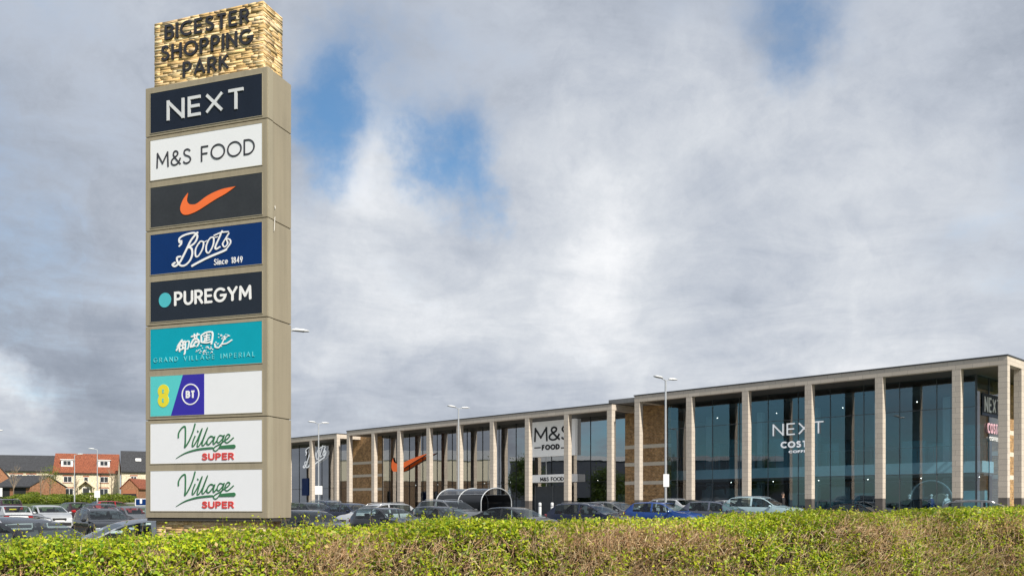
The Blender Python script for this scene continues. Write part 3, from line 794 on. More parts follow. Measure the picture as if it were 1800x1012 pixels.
mb=MB(); mb.bb(-2.66,-2.6,2.96,3.02,.0,b0+.02); mb.build('corner_post',M_mull,nx)
bands_wall(nx,-28.8,-24.72,3.0,3.5,10.05-GB)
bands_wall(nx,-3.1,-2.6,7.22,22,b0)
mb=MB(); mb.bb(-28.8,-28.3,3.502,22,-.3,10.05-GB); mb.build('brick_wall',M_brick,nx)
mb=MB(); mb.bb(-28.85,-24.7,2.96,3.54,10.05-GB+.002,10.05-GB+.07); mb.build('coping',M_coping,nx)
# inside
mb=MB(); mb.bb(-28.2,-3.12,3.1,16,-.1,.03); mb.bb(-3.119,-2.65,3.1,7.2,-.1,.03); mb.build('floor',M_floor,nx)
mb=MB(); mb.bb(-28.2,-3.2,16,16.2,-.1,b0); mb.bb(-28.2,-28,3.6,16,-.1,b0); mb.build('back_wall',M_wallin,nx)
mb=MB(); mb.bb(-28.0,-3.0,5.2,15.99,3.10,3.80); mb.build('mezzanine',M_slab,nx)
mb=MB(); mb.bb(-28.0,-3.0,5.5,15.99,2.90,3.095); mb.build('lower_ceiling',M_ceil,nx)
mb=MB(); mb.bb(-28.0,-3.0,3.6,15.99,8.2,8.45); mb.build('ceiling',M_ceil,nx)
mb=MB()
mb.bb(-27.9,-3.0,5.16,5.18,4.75,4.79)
for k in range(26): mb.bb(-27.9+k,-27.86+k,5.16,5.18,3.8,4.75)
mb.build('balustrade',M_mull,nx)
rnd=random.Random(4)
mb=MB()
for x in (-24.5,-19.9,-15.4,-10.8,-6.2): mb=MB(); mb.bb(x-.22,x+.22,8.2,8.64,.03,2.895); mb.bb(x-.22,x+.22,8.2,8.64,3.805,8.195); mb.build('inner_column',M_wallin,nx)
mb=MB()
for k in range(22):
    x=rnd.uniform(-27,-4); mb=MB(); mb.bb(x,x+rnd.uniform(.6,2.2),rnd.uniform(8.7,9.5),15,3.81,3.81+rnd.uniform(1.2,2.6)); mb.build('display_wall',M_wallteal,nx)
mb=MB()
for k in range(26):
    x=rnd.uniform(-27,-3.5); y=rnd.uniform(5.2,9); mb=MB(); mb.bb(x,x+rnd.uniform(.5,1.6),y,y+.5,.04,.04+rnd.uniform(.8,2.0)); mb.build('display_rack',M_walldk if k%3 else M_wallteal,nx)
mb=MB()
for k in range(12):
    x=rnd.uniform(-26,-4); mb=MB(); mb.bb(x,x+rnd.uniform(.8,2.4),9.2,9.3,.5,rnd.uniform(1.4,2.6)); mb.build('poster',M_slab,nx)
mb=MB(); mb.bb(-27,-3.5,5.6,5.66,2.62,2.68)
for k in range(20): mb.tube([(-26.4+k*1.15,5.62,2.62),(-26.3+k*1.15,5.45,2.42)],.05,6)
mb.build('track_light',M_walldk,nx)
lamp_grid(nx,[-24.5+5.3*k for k in range(5)],[9.5],8.16,.025)
lamp_grid(nx,[-25.5+3.6*k for k in range(7)],[7.4],2.86,.025)
# lettering on the front glass
def wall_xz(px,py,t,s_off=0.0):
    u=(px-900)/FPX; a=FC+N2*t
    s=(a.x-u*a.y)/(-D2.x+D2.y*u); q=a+D2*s
    return -(s-s_off), EYE+(HZ-py)*q.y/FPX-GB
def sign_text(mb,s,xl,xr,ybl,ytl,t,s_off,wt,y0,y1,track=.25,**kw):
    a=wall_xz(xl,ybl,t,s_off); b=wall_xz(xl,ytl,t,s_off); c=wall_xz(xr,ybl,t,s_off)
    text(mb,s,(a[0]+c[0])/2,a[1],b[1]-a[1],wt,y0,y1,track*.7,fit=c[0]-a[0],**kw)
mb=MB(); sign_text(mb,'NEXT',1359,1449,766,745.5,2.95,0,.085,2.88,2.93,.46); mb.build('shop_lettering',M_lit,nx)
mb=MB(); sign_text(mb,'COSTA',1373,1433,787.5,776,2.95,0,.10,2.88,2.93,.34); sign_text(mb,'COFFEE',1387,1424,796,791.5,2.95,0,.045,2.88,2.93,.45); mb.build('shop_lettering',M_lit,nx)
# the two signs on the side glass, reading from the right-hand side
def side_sign(mbf,name,m):
    mb=MB(); mbf(mb); o=mb.build(name,m,nx); o.rotation_euler=(0,0,R(90)); o.location=(-2.6,3.0,0); return o
side_sign(lambda mb: text(mb,'NEXT',2.5,6.68,.90,.13,-.09,-.055,.2,fit=2.7),'shop_lettering',M_letterw)
side_sign(lambda mb: mb.bb(.85,4.15,-.05,-.02,6.45,7.78),'sign_board',M_navy)
side_sign(lambda mb: text(mb,'COSTA',2.75,5.42,.62,.10,-.10,-.05,.16,fit=2.2),'shop_lettering',mat('crimson_lettering',(.75,.45,.52),.4))
side_sign(lambda mb: text(mb,'COFFEE',2.75,5.0,.24,.05,-.10,-.05,.25,fit=1.5),'shop_lettering',M_letterw)

# ---------------------------------------------------------------- middle block
M0=27.7
p=FP(M0,0)
ms=empty('shop_block',(p.x,p.y,GB),ROT)
tag(ms,'long middle shop block with a white food sign and an orange tick on its glass','shop building')
ML=63.15-M0
mp=[s-M0 for s in (27.95,32.4,36.8,41.1,45.5,49.8,54.3,58.55,62.9)]
zt,b0,b1=portico(ms,ML,9.6,mp,3.1,3.1)
mb=MB(); mb.bb(-ML+PD+.002,-PD-.002,PD+.002,3.4,b0+.02,b0+.05); mb.build('soffit',M_soffit,ms)
mb=MB(); mb.bb(-ML+.6,-.6,PD+.05,20,b0+.10,b1-.02); mb.build('roof',M_roof,ms)
ge=[1.1]+[s for s in mp[1:8]]+[61.0-M0]
for i,(a,b) in enumerate(zip(ge[:-1],ge[1:])):
    pane('window',ms,-b+.01,-a-.01,3.0,.02,b0+.02,G_dark,muls=2,mm=M_mulld,trans=(3.05,),tilt=.005*(1 if i%2 else -1))
bands_wall(ms,-(67.2-M0),-(61.0-M0)-.01,3.0,3.5,9.55-GB)
mb=MB(); mb.bb(-ML+.6,-.9,3.1,12,-.1,.03); mb.build('floor',M_floor,ms)
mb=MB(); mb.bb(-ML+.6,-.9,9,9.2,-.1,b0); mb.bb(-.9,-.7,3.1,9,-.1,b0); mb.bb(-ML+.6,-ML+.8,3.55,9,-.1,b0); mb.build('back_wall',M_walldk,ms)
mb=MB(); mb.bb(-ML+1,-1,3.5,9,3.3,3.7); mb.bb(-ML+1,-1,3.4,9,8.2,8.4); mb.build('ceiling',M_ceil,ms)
mb=MB()
for k in range(26):
    x=-rnd.uniform(2,33); y=rnd.uniform(4,7.5); mb=MB(); mb.bb(x,x+rnd.uniform(.6,2),y,y+.6,.04,.04+rnd.uniform(.8,2.2)); mb.build('display_rack',M_wallin,ms)
mb=MB()
for k in range(9):
    x=-24-rnd.uniform(0,8); mb=MB(); mb.bb(x,x+rnd.uniform(.8,1.8),8.4,8.5,.6,rnd.uniform(1.6,2.8)); mb.build('poster',M_wallteal,ms)
lamp_grid(ms,[-32+3.6*k for k in range(9)],[6.4],3.27,.03)
# entrance: dark doors between the pillars
mb=MB(); mb.bb(-(38.6-M0),-(34.4-M0),2.90,2.955,.02,2.75)
dr=mb.build('door',M_walldk,ms)
mb=MB()
for x in (-(38.6-M0),-(36.5-M0),-(34.4-M0)): mb.bb(x-.05,x+.05,2.86,2.898,.02,2.8)
mb.build('door_frame',M_mull,dr)
# white boards
a=wall_xz(934,737,2.7,M0); b=wall_xz(1012,737,2.7,M0)
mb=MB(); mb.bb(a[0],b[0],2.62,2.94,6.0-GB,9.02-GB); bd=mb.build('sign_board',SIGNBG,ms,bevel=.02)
mb=MB(); sign_text(mb,'M&S',939.5,1003,776.5,752,2.62,M0,.15,2.56,2.63,.16); mb.build('lettering',M_letterd,bd)
mb=MB(); sign_text(mb,'FOOD',953,984,791,781.5,2.62,M0,.12,2.56,2.63,.26)
for xx in (946,993):
    q=wall_xz(xx,786.5,2.62,M0); mb.bb(q[0]-.42,q[0]+.32,2.57,2.63,q[1]-.05,q[1]+.05)
mb.build('lettering',M_letterd,bd)
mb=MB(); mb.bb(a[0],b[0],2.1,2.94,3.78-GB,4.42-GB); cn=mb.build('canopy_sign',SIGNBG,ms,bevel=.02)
mb=MB(); sign_text(mb,'M&S FOOD',950,991,845.5,838.5,2.1,M0,.055,2.05,2.11,.2); mb.build('lettering',M_letterd,cn)
# tick
def r7(x,y): return (500+x/5.06,720+y/5.06)
tk=[wall_xz(*r7(x,y),2.7,M0) for x,y in spline([(1335,380),(1250,405),(1150,440),(1075,470),(1030,478),(1000,468),(988,445),(985,425)],4)]
tb=[wall_xz(*r7(x,y),2.7,M0) for x,y in spline([(985,425),(972,470),(970,510),(980,540),(1000,549),(1040,542),(1100,510),(1200,452),(1335,380)],4)]
cx0=wall_xz(690,800,2.7,M0)[0]; tick=[(cx0+(x-cx0)*.93,z) for x,z in tk+tb[1:-1]]
mb=MB(); mb.prism(tick,2.44,2.70); mb.mat=1
e=mb.build('emblem',[M_glow_orange,M_letterd],ms)
for pl in e.data.polygons:
    if abs(pl.normal.y)<.5: pl.material_index=1
    else: pl.material_index=0
# ---------------------------------------------------------------- far left block
B0=64.95
p=FP(B0,0)
bo=empty('shop_block',(p.x,p.y,GB),ROT)
tag(bo,'farthest shop block just right of the totem with white script lettering on its glass','shop building')
BL=26.0
bp=[s-B0 for s in (65.2,70.05,74.9,79.7,84.5,89.3)]
zt,b0,b1=portico(bo,BL,9.45,bp,3.1,0)
mb=MB(); mb.bb(-BL+.1,-PD-.002,PD+.002,3.4,b0+.02,b0+.05); mb.build('soffit',M_soffit,bo)
mb=MB(); mb.bb(-BL+.1,-.6,PD+.05,20,b0+.10,b1-.02); mb.build('roof',M_roof,bo)
ge=[67.25-B0]+bp[1:]+[BL]
for i,(a_,b_) in enumerate(zip(ge[:-1],ge[1:])):
    pane('window',bo,-b_+.01,-a_-.01,3.0,.02,b0+.02,G_dark,muls=2,mm=M_mulld,trans=(3.05,),tilt=.004)
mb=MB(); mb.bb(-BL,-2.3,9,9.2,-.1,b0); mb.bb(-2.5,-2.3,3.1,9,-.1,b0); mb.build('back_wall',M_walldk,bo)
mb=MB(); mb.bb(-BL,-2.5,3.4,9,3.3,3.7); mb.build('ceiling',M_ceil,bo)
mb=MB(); mb.bb(-BL,-2.5,3.1,9,-.1,.03); mb.build('floor',M_floor,bo)
mb=MB()
for k in range(12):
    x=-rnd.uniform(3,14); y=rnd.uniform(4,7); mb=MB(); mb.bb(x,x+rnd.uniform(.6,2),y,y+.6,.04,.04+rnd.uniform(.8,2.2)); mb.build('display_rack',M_wallin,bo)
mb=MB(); q1=wall_xz(532,850,2.9,B0); mb.bb(q1[0],q1[0]+1.4,2.80,2.94,3.0-GB,5.0-GB); mb.build('window_panel',M_blue,bo)
def script_on_wall(mb):
    def mp_(x,y):   # letters of the totem's script, fitted into their place on the far glass
        fx=(x-320)/(845-320); fy=(y-535)/(855-535)
        return wall_xz(531+fx*41,802+ (fy-.5)*40 -fx*0,2.7,B0)
    def q(pts,w,k):
        ribbon(mb,[mp_(*p) for p in spline(pts,5)],w,2.79-.003*k,2.84,True)
    q([(385,672),(400,655),(402,628),(388,640),(384,610),(410,585),(460,565),(520,555),(545,585),(525,640),(480,675),(455,685)],0.099,0)
    q([(545,553),(490,620),(455,690),(420,760),(390,815),(350,850),(325,838),(345,820)],0.114,1)
    q([(455,685),(490,690),(500,740),(480,800),(440,840),(400,845),(370,815),(365,775),(395,765)],0.099,2)
    q([(560,645),(530,700),(530,760),(555,760),(590,700),(600,640),(575,630),(560,650)],0.076,3)
    q([(645,620),(625,670),(625,720),(650,730),(685,665),(690,600),(665,598),(645,622)],0.076,4)
    q([(765,540),(735,610),(705,680),(715,698),(745,680)],0.091,5)
    q([(695,578),(760,552),(820,545)],0.076,6)
    q([(825,560),(795,610),(770,655),(790,680),(815,650),(805,610),(835,615),(838,650),(800,705)],0.076,7)
    q([(800,705),(770,720),(650,770),(560,815),(500,848)],0.122,8)
mb=MB(); script_on_wall(mb); mb.build('shop_lettering',M_lit,bo)

# ---------------------------------------------------------------- things in the shop windows
def along(s,t,z=GB): 
    v=FP(s,t); return (v.x,v.y,z)
rg=empty('ring_display',along(5.7,4.3,GB+.03),ROT)
tag(rg,'large round ring display standing in the ground floor window at the right','display ring')
mb=MB(); mb.lathe([(1.27,-.05),(1.34,-.05),(1.34,.05),(1.27,.05),(1.27,-.05)],(0,0,1.3),40,axis='y'); mb.build('ring',mat('ring_metal',(.30,.36,.38),.4),rg)
mb=MB(); mb.bb(-.9,.9,-.25,.25,0,.12); mb.build('foot',M_walldk,rg)
mb=MB(); mb.lathe([(0,-.04),(.5,-.03),(.55,.0),(.5,.03),(0,.04)],(.55,.12,1.25),24,axis='y'); mb.build('disc',mat('tan_disc',(.42,.38,.27),.7),rg)

# ---------------------------------------------------------------- retail shed opposite, out of frame on the left, seen mirrored in the glass
M_cream=mat('cream_cladding',(.84,.775,.63),.6,var=.05)
M_brown=brick_mat('brown_brick',(.22,.12,.06),(.17,.09,.05),(.25,.22,.18))
M_shedroof=mat('shed_roof',(.34,.36,.38),.6,var=.06)
sh=empty('retail_shed',(-79,101,gz(-79,101)),0)
tag(sh,'long cream clad retail shed across the car park beyond the left edge of the photo','shed')
mb=MB(); mb.bb(-14,0,-14,14,-2,5.0); mb.build('lower_wall',M_brown,sh)
mb=MB(); mb.bb(-14.05,.06,-14.05,14.05,5.002,8.7); mb.build('upper_wall',M_cream,sh)
mb=MB(); mb.prism([(-14.2,8.705),(.2,8.705),(-3.0,10.6),(-11,10.6)],-14.2,14.2); mb.build('roof',M_shedroof,sh)
mb=MB()
for y in (-9,-3,3,9): mb.bb(.002,.05,y-1.6,y+1.6,.1,3.2)
mb.build('window',G_dark,sh)

M_slatec=mat('slate_cladding',(.05,.06,.085),.55,var=.08)
sh2=empty('retail_shed',(-92,57,gz(-92,57)),0)
tag(sh2,'long dark slate clad shed farther behind the trees beyond the left edge of the photo','shed')
mb=MB(); mb.bb(-14,0,-27,27,-2,10.4); mb.build('wall',M_slatec,sh2)
mb=MB(); mb.prism([(-14.2,10.405),(.2,10.405),(-3.0,11.4),(-11,11.4)],-27.2,27.2); mb.build('roof',M_shedroof,sh2)
mb=MB()
for y in (-20,-12,-4,4,12,20): mb.bb(.002,.06,y-2.2,y+2.2,.1,3.4)
mb.build('window',G_dark,sh2)
# ============================================================ cars
def paint(name,col,metal=.1,rough=.26):
    m,nt,b=new_mat(name); b.inputs['Base Color'].default_value=(*col,1); b.inputs['Metallic'].default_value=metal
    tc=nt.node('ShaderNodeTexCoord'); n=nt.noise(tc.outputs['Object'],2.5,5,.6)
    nt.link(nt.math('ADD',nt.math('MULTIPLY',n.outputs[0],.12),.42),b.inputs['Roughness'])
    sp=nt.node('ShaderNodeSeparateXYZ'); nt.link(tc.outputs['Object'],sp.inputs[0])
    b.inputs['Coat Weight'].default_value=.85; b.inputs['Coat Roughness'].default_value=.012; b.inputs['Specular IOR Level'].default_value=.08
    c=nt.ramp(n.outputs[0],[(.35,tuple(x*.9 for x in col)),(.7,tuple(min(1,x*1.08) for x in col))]); nt.link(c,b.inputs['Base Color'])
    return m
PA={'black':paint('black_paint',(.006,.006,.007)),'charcoal':paint('charcoal_paint',(.020,.022,.026)),'grey':paint('grey_paint',(.10,.105,.115)),
 'silver':paint('silver_paint',(.50,.515,.53),.45),'white':paint('white_paint',(.72,.72,.71),0),'blue':paint('blue_paint',(.012,.055,.24)),
 'navy':paint('navy_paint',(.006,.011,.035)),'red':paint('red_paint',(.30,.015,.018)),'slate':paint('slate_paint',(.075,.085,.12)),'ice':paint('ice_blue_paint',(.36,.49,.53),.2),
 'plum':paint('plum_paint',(.045,.018,.032)),'maroon':paint('maroon_paint',(.03,.012,.014))}
G_car=glass_mat('car_glass',(.74,.84,.83),.05,0,boost=.75)
M_trim=mat('black_trim',(.015,.015,.016),.55,var=.1)
M_tyre=mat('tyre_rubber',(.018,.018,.018),.85)
M_rim=mat('alloy_rim',(.45,.46,.47),.3,metal=.8)
M_seat=mat('seat_fabric',(.07,.07,.075),.9)
M_head=mat('headlamp_lens',(.62,.65,.68),.12,coat=1)
M_tail=mat('tail_lamp_lens',(.42,.012,.015),.2,coat=1)
M_plw=mat('white_plate',(.78,.78,.76),.5); M_ply=mat('yellow_plate',(.80,.60,.03),.5)
M_rail=mat('roof_rail_metal',(.55,.56,.57),.35,metal=.8)
TYPES={
'hatch':dict(L=4.1,H=1.48,W=1.76,top=[(0,.50),(.03,.88),(.10,1.02),(.20,1.10),(.52,1.38),(.80,1.46),(1.55,1.48),(2.15,1.43),(2.45,1.33),(3.10,1.00),(3.65,.90),(3.95,.76),(4.06,.62),(4.10,.45)],belt=(.99,.90),rw=(.20,.62),ws=(2.33,3.06),sw=(.66,2.92),bp=1.75,rail=0),
'suv':dict(L=4.45,H=1.66,W=1.86,top=[(0,.55),(.04,1.0),(.10,1.14),(.20,1.22),(.50,1.54),(.75,1.63),(1.60,1.66),(2.35,1.60),(2.65,1.50),(3.25,1.14),(3.90,1.06),(4.28,.92),(4.41,.72),(4.45,.50)],belt=(1.13,1.03),rw=(.20,.58),ws=(2.52,3.20),sw=(.60,3.04),bp=1.85,rail=1),
'saloon':dict(L=4.6,H=1.43,W=1.80,top=[(0,.50),(.04,.90),(.14,1.00),(.62,1.03),(.95,1.12),(1.50,1.36),(1.80,1.42),(2.35,1.43),(2.75,1.37),(3.02,1.27),(3.62,.97),(4.15,.87),(4.45,.73),(4.56,.6),(4.60,.45)],belt=(.97,.89),rw=(.82,1.55),ws=(2.90,3.56),sw=(1.30,3.44),bp=2.30,rail=0),
'estate':dict(L=4.55,H=1.50,W=1.80,top=[(0,.50),(.03,.90),(.10,1.03),(.22,1.12),(.62,1.42),(.95,1.48),(1.90,1.50),(2.45,1.44),(2.80,1.33),(3.45,1.00),(4.05,.89),(4.38,.75),(4.51,.6),(4.55,.45)],belt=(.99,.91),rw=(.22,.66),ws=(2.66,3.40),sw=(.66,3.26),bp=2.05,rail=1),
}
def car_proto(kind):
    T=TYPES[kind]; L,H,W=T['L'],T['H'],T['W']
    tx=[p[0] for p in T['top']]; 
    tp=spline(T['top'],8); tpx=[p[0] for p in tp]; tpz=[p[1] for p in tp]
    top=lambda x: float(np.interp(x,tpx,tpz))
    def hw(x):
        u=abs(2*x/L-1); return W/2*(1-.20*max(0,(u-.55)/.45)**2.2)
    belt=lambda x: T['belt'][0]+(T['belt'][1]-T['belt'][0])*x/L
    sx=sorted(set([round(i*L/46,4) for i in range(47)]+list(T['rw'])+list(T['ws'])+list(T['sw'])+[T['bp']-.05,T['bp']+.05,T['sw'][0]+.05,T['sw'][1]-.1]))
    # drop stations too close to a keyed one
    key=set(list(T['rw'])+list(T['ws'])+list(T['sw'])+[T['bp']-.05,T['bp']+.05])
    s2=[]
    for x in sx:
        if x in key or all(abs(x-k)>.03 for k in key): s2.append(x)
    sx=s2
    def sect(x):
        zt=top(x); w=hw(x); zb=min(belt(x),zt-.05); c=zt-zb; k=min(1,c/.35)
        wr=w-.045-.33*max(0,c-.05)
        za=max(.24,.20)
        zm=min(.62,zb-.10); zl=min(.40,zb-.2)
        pts=[(w-.07,min(.20,zb-.3)),(w-.01,zl),(w,zm),(w-.015,zb-.03),(w-.04,zb),(wr+.01,zb+c*(.80+.08*k)),(wr*.90,zb+c*.955),(wr*.5,zb+c*.992),(0,zt)]
        pts=pts+[(-a,b) for a,b in pts[-2::-1]]
        return [(x-L/2,a,b) for a,b in pts]
    V=[];NP=17
    for x in sx: V+=sect(x)
    n=len(sx)
    body=MB(); body.smooth=True
    parts={k:[] for k in('body','windscreen','rear_window','swl_f','swl_r','swr_f','swr_r')}
    for i in range(n-1):
        xm=(sx[i]+sx[i+1])/2
        for j in range(NP-1):
            f=(i*NP+j,(i+1)*NP+j,(i+1)*NP+j+1,i*NP+j+1); key='body'
            crown=6<=j<=9
            if crown and T['ws'][0]<xm<T['ws'][1]: key='windscreen'
            if crown and T['rw'][0]<xm<T['rw'][1]: key='rear_window'
            if j in(4,11) and T['sw'][0]<xm<T['sw'][1] and abs(xm-T['bp'])>.05:
                key='sw'+('l' if j==4 else 'r')+('_f' if xm>T['bp'] else '_r')
            parts[key].append(f)
    parts['body'].append(tuple(range(NP))[::-1]); parts['body'].append(tuple((n-1)*NP+j for j in range(NP)))
    root=empty('parked_car',(0,0,0))
    for key,fs in parts.items():
        if not fs: continue
        used=sorted(set(i for f in fs for i in f)); mp={u:k for k,u in enumerate(used)}
        mb=MB(); mb.smooth=True; mb.add([V[u] for u in used],[tuple(mp[i] for i in f) for f in fs])
        nm='body' if key=='body' else (key if key in('windscreen','rear_window') else 'side_window')
        o=mb.build(nm,PA['grey'] if nm=='body' else G_car,root)
        if nm=='body':
            o.material_slots[0].link='OBJECT'; o.material_slots[0].material=PA['grey']; body_o=o
            md=o.modifiers.new('edge','EDGE_SPLIT'); md.split_angle=R(50)
    X=lambda x:x-L/2
    # interior
    mb=MB(); w=W/2-.14
    mb.bb(X(.35),X(L-.9),-w,w,.28,.42); mb.bb(X(T['ws'][1]-.25),X(T['ws'][1]+.1),-w,w,.42,.86); mb.build('cabin_floor',M_seat,root)
    for (xx,yy) in ((T['bp']+.02,.36),(T['bp']+.02,-.36),(T['sw'][0]+.35,0)):
        mb=MB(); wd=.48 if yy else 1.2
        mb.box((X(xx),yy,.72),(.14,wd,.62),ry=R(-12)); 
        for yh in ((yy,) if yy else (-.36,.36)): mb.box((X(xx)-.10,yh,1.12),(.09,.26,.18),ry=R(-12))
        mb.bb(X(xx)+.02,X(xx)+.48,yy-wd/2,yy+wd/2,.42,.56)
        mb.build('seat',M_seat,root,bevel=.03)
    # trim
    mb=MB()
    for s in(-1,1):
        for xa,xb in ((L*.30,L*.69),): mb.bb(X(xa),X(xb),s*(W/2-.06),s*(W/2+.008),.19,.30)
        zb=belt(T['bp'])
        mb.bb(X(T['bp']-.045),X(T['bp']+.045),s*(hw(T['bp'])-.035-.0),s*(hw(T['bp'])-.06),zb+.01,zb+.05)
    mb.bb(X(.0)-.02,X(.15),-W*.36,W*.36,.24,.42); mb.bb(X(L-.15),X(L)+.015,-W*.36,W*.36,.22,.40)
    mb.build('bumper_trim',M_trim,root,bevel=.015)
    mb=MB(); mb.box((X(L)-.045,0,.60),(.12,W*.42,.13)); mb.build('grille',M_trim,root,bevel=.02)
    for s in(-1,1):
        mb=MB(); mb.smooth=True; q=hw(T['ws'][1]-.15); zb=belt(T['ws'][1])
        mb.lathe([(0,-.10),(.05,-.095),(.075,-.05),(.08,0),(.07,.06),(.03,.1),(0,.105)],(X(T['ws'][1]-.2),s*(q+.10),zb+.06),10,axis='y')
        o=mb.build('door_mirror',PA['grey'],root); o.material_slots[0].link='OBJECT'; o.material_slots[0].material=PA['grey']
        mb=MB(); zl=top(L-.18)-.14
        mb.box((X(L-.17),s*(hw(L-.17)-.16),zl),(.24,.30,.12),rz=-s*R(22)); mb.build('headlight',M_head,root,bevel=.03)
        mb=MB(); zr=min(.92,belt(0)-.10)
        mb.box((X(.10),s*(hw(.1)-.13),zr),(.20,.24,.16 if kind!='suv' else .26),rz=s*R(14)); mb.build('tail_light',M_tail,root,bevel=.03)
        if T['rail']:
            x0,x1=T['sw'][0]+.2,T['ws'][0]-.1
            mb=MB(); pts=[(X(x0),s*(hw(x0)-.30),top(x0)-.05)]+[(X(x),s*(hw(x)-.29),top(x)+.025) for x in np.linspace(x0+.1,x1-.1,6)]+[(X(x1),s*(hw(x1)-.30),top(x1)-.05)]
            mb.tube(pts,.016,6); mb.build('roof_rail',M_rail,root)
    mb=MB(); mb.bb(X(L)-.02,X(L)+.03,-.26,.26,.44,.55); mb.build('number_plate',M_plw,root)
    mb=MB(); zp=.62 if kind!='suv' else .75
    mb.bb(X(0)-.028,X(0)+.06,-.26,.26,zp,zp+.11); mb.build('number_plate',M_ply,root)
    mb=MB(); mb.tube([(X(T['ws'][1])-.02,.5,top(T['ws'][1])+.0),(X(T['ws'][1]-.1),.0,top(T['ws'][1]-.1)+.012)],.008,5); mb.build('wiper',M_trim,root)
    for xx in (L*.175,L*.815):
        for s in(-1,1):
            mb=MB(); mb.smooth=False
            mb.lathe([(.20,-.10),(.29,-.105),(.325,-.07),(.33,0),(.325,.07),(.29,.105),(.20,.10)],(X(xx),s*(W/2-.10),.325),22,axis='y')
            wh=mb.build('tyre',M_tyre,root)
            mb=MB(); mb.lathe([(.02,s*.07),(.20,s*.085),(.215,s*.10),(.215,0)],(X(xx),s*(W/2-.10),.325),22,axis='y')
            for k in range(5):
                a=2*math.pi*k/5; mb.box((X(xx)+.11*math.cos(a),s*(W/2-.10)+s*.092,.325+.11*math.sin(a)),(.2,.025,.04),ry=-a)
            mb.build('rim',M_rim,wh)
            mb=MB(); mb.lathe([(.33,-.02),(.385,-.02),(.385,.012),(.33,.012)],(X(xx),s*(W/2-.008),.325),24,axis='y'); mb.build('wheel_arch',M_trim,root)
    return root
PROTO={k:car_proto(k) for k in TYPES}
USED=set()
HD={'-d':math.atan2(-D2.y,-D2.x),'d':math.atan2(D2.y,D2.x),'n':math.atan2(N2.y,N2.x),'-n':math.atan2(-N2.y,-N2.x)}
def car(kind,px,depth,head,col,label,dz=0.0,rot=0.0):
    x,y=wx(px,depth),depth
    h=(HD[head] if isinstance(head,str) else R(head))+R(rot)
    loc=(x,y,gz(x,y)+.012+dz)
    if kind not in USED: o=PROTO[kind]; USED.add(kind); o.location=loc; o.rotation_euler=(0,0,h)
    else: o=copy_tree(PROTO[kind],None,loc,h)
    tag(o,label,'car','cars parked in the shopping park')
    for c in kids(o):
        if c.name.split('.')[0] in('body','door_mirror'): c.material_slots[0].link='OBJECT'; c.material_slots[0].material=PA[col]
    return o
# left of the totem
car('estate',30,17.0,-17,'black','large black car nearest the hedge at the bottom left corner')
car('saloon',256,19.8,214,'silver','pale silver car with a sloping windscreen just left of the foot of the totem')
car('hatch',14,52,'d','silver','light silver hatchback with its red tail light showing at the left edge')
car('saloon',82,55,'-d','silver','silver saloon facing the hedge in the left part of the car park')
car('hatch',128,62,'d','maroon','very dark red hatchback seen from behind with a yellow plate, beside the silver saloon')
car('estate',180,41,'-d','charcoal','dark grey estate car in front of the cream house, behind the foreground silver car',rot=-6)
car('hatch',183,56,'-d','black','black car half hidden behind the dark grey estate car left of the totem')
car('hatch',203,72,'n','red','red car far back in front of the cream house')
car('saloon',234,50,'-d','grey','mid grey car with pale windscreen reflections beside the left edge of the totem')
car('suv',8,76,'d','plum','dark plum tall car far back at the left edge')
# between the totem and the trolley shelter
car('saloon',545,57,'-d','charcoal','charcoal saloon just right of the totem, in front of the white script shop')
car('hatch',546,36,'-d','black','low black car nearest the hedge just right of the totem')
car('estate',582,60,'-d','navy','navy car in front of the far lamp post')
car('saloon',618,53,'-d','navy','dark navy saloon in front of the brick wall piece')
car('estate',663,48,'-n','silver','silver estate car behind the charcoal hatchback, left of the trolley shelter')
car('hatch',684,40,'-d','charcoal','charcoal hatchback with pale see-through windows left of the trolley shelter')
car('hatch',783,41.5,'-d','black','black hatchback with sun glinting on its windscreen in front of the trolley shelter')
car('suv',793,47.5,'-d','grey','grey tall car between the black hatchback and the trolley shelter')
car('saloon',900,41,'-d','black','black saloon with a long sloping bonnet in front of the shelter and bollards',rot=8)
car('estate',1040,44,'-d','navy','long dark navy estate car right of the two bollards',rot=8)
car('hatch',1083,49,'-d','grey','grey car tucked between the navy estate car and the bright blue car')
car('hatch',1168,46.5,'-d','blue','bright blue hatchback below the near lamp post',rot=6)
car('estate',1162,57,'d','silver','silver estate car behind the bright blue hatchback')
car('hatch',1266,47.5,'-d','slate','small slate grey hatchback between the bright blue and the ice blue cars',rot=10)
car('saloon',1285,55,'-d','silver','silver saloon partly hidden behind the slate grey hatchback')
car('suv',1342,50.5,'-d','ice','ice blue tall car in front of the big glazed shop',rot=8)
car('saloon',1225,56,'d','charcoal','charcoal saloon deep between the white and slate grey cars')
car('saloon',1500,52,'-d','black','black saloon close to the glass below the white shop lettering',dz=-.2,rot=10)
car('estate',1738,42,'-d','grey','grey estate car behind the hedge at the right edge',rot=14)
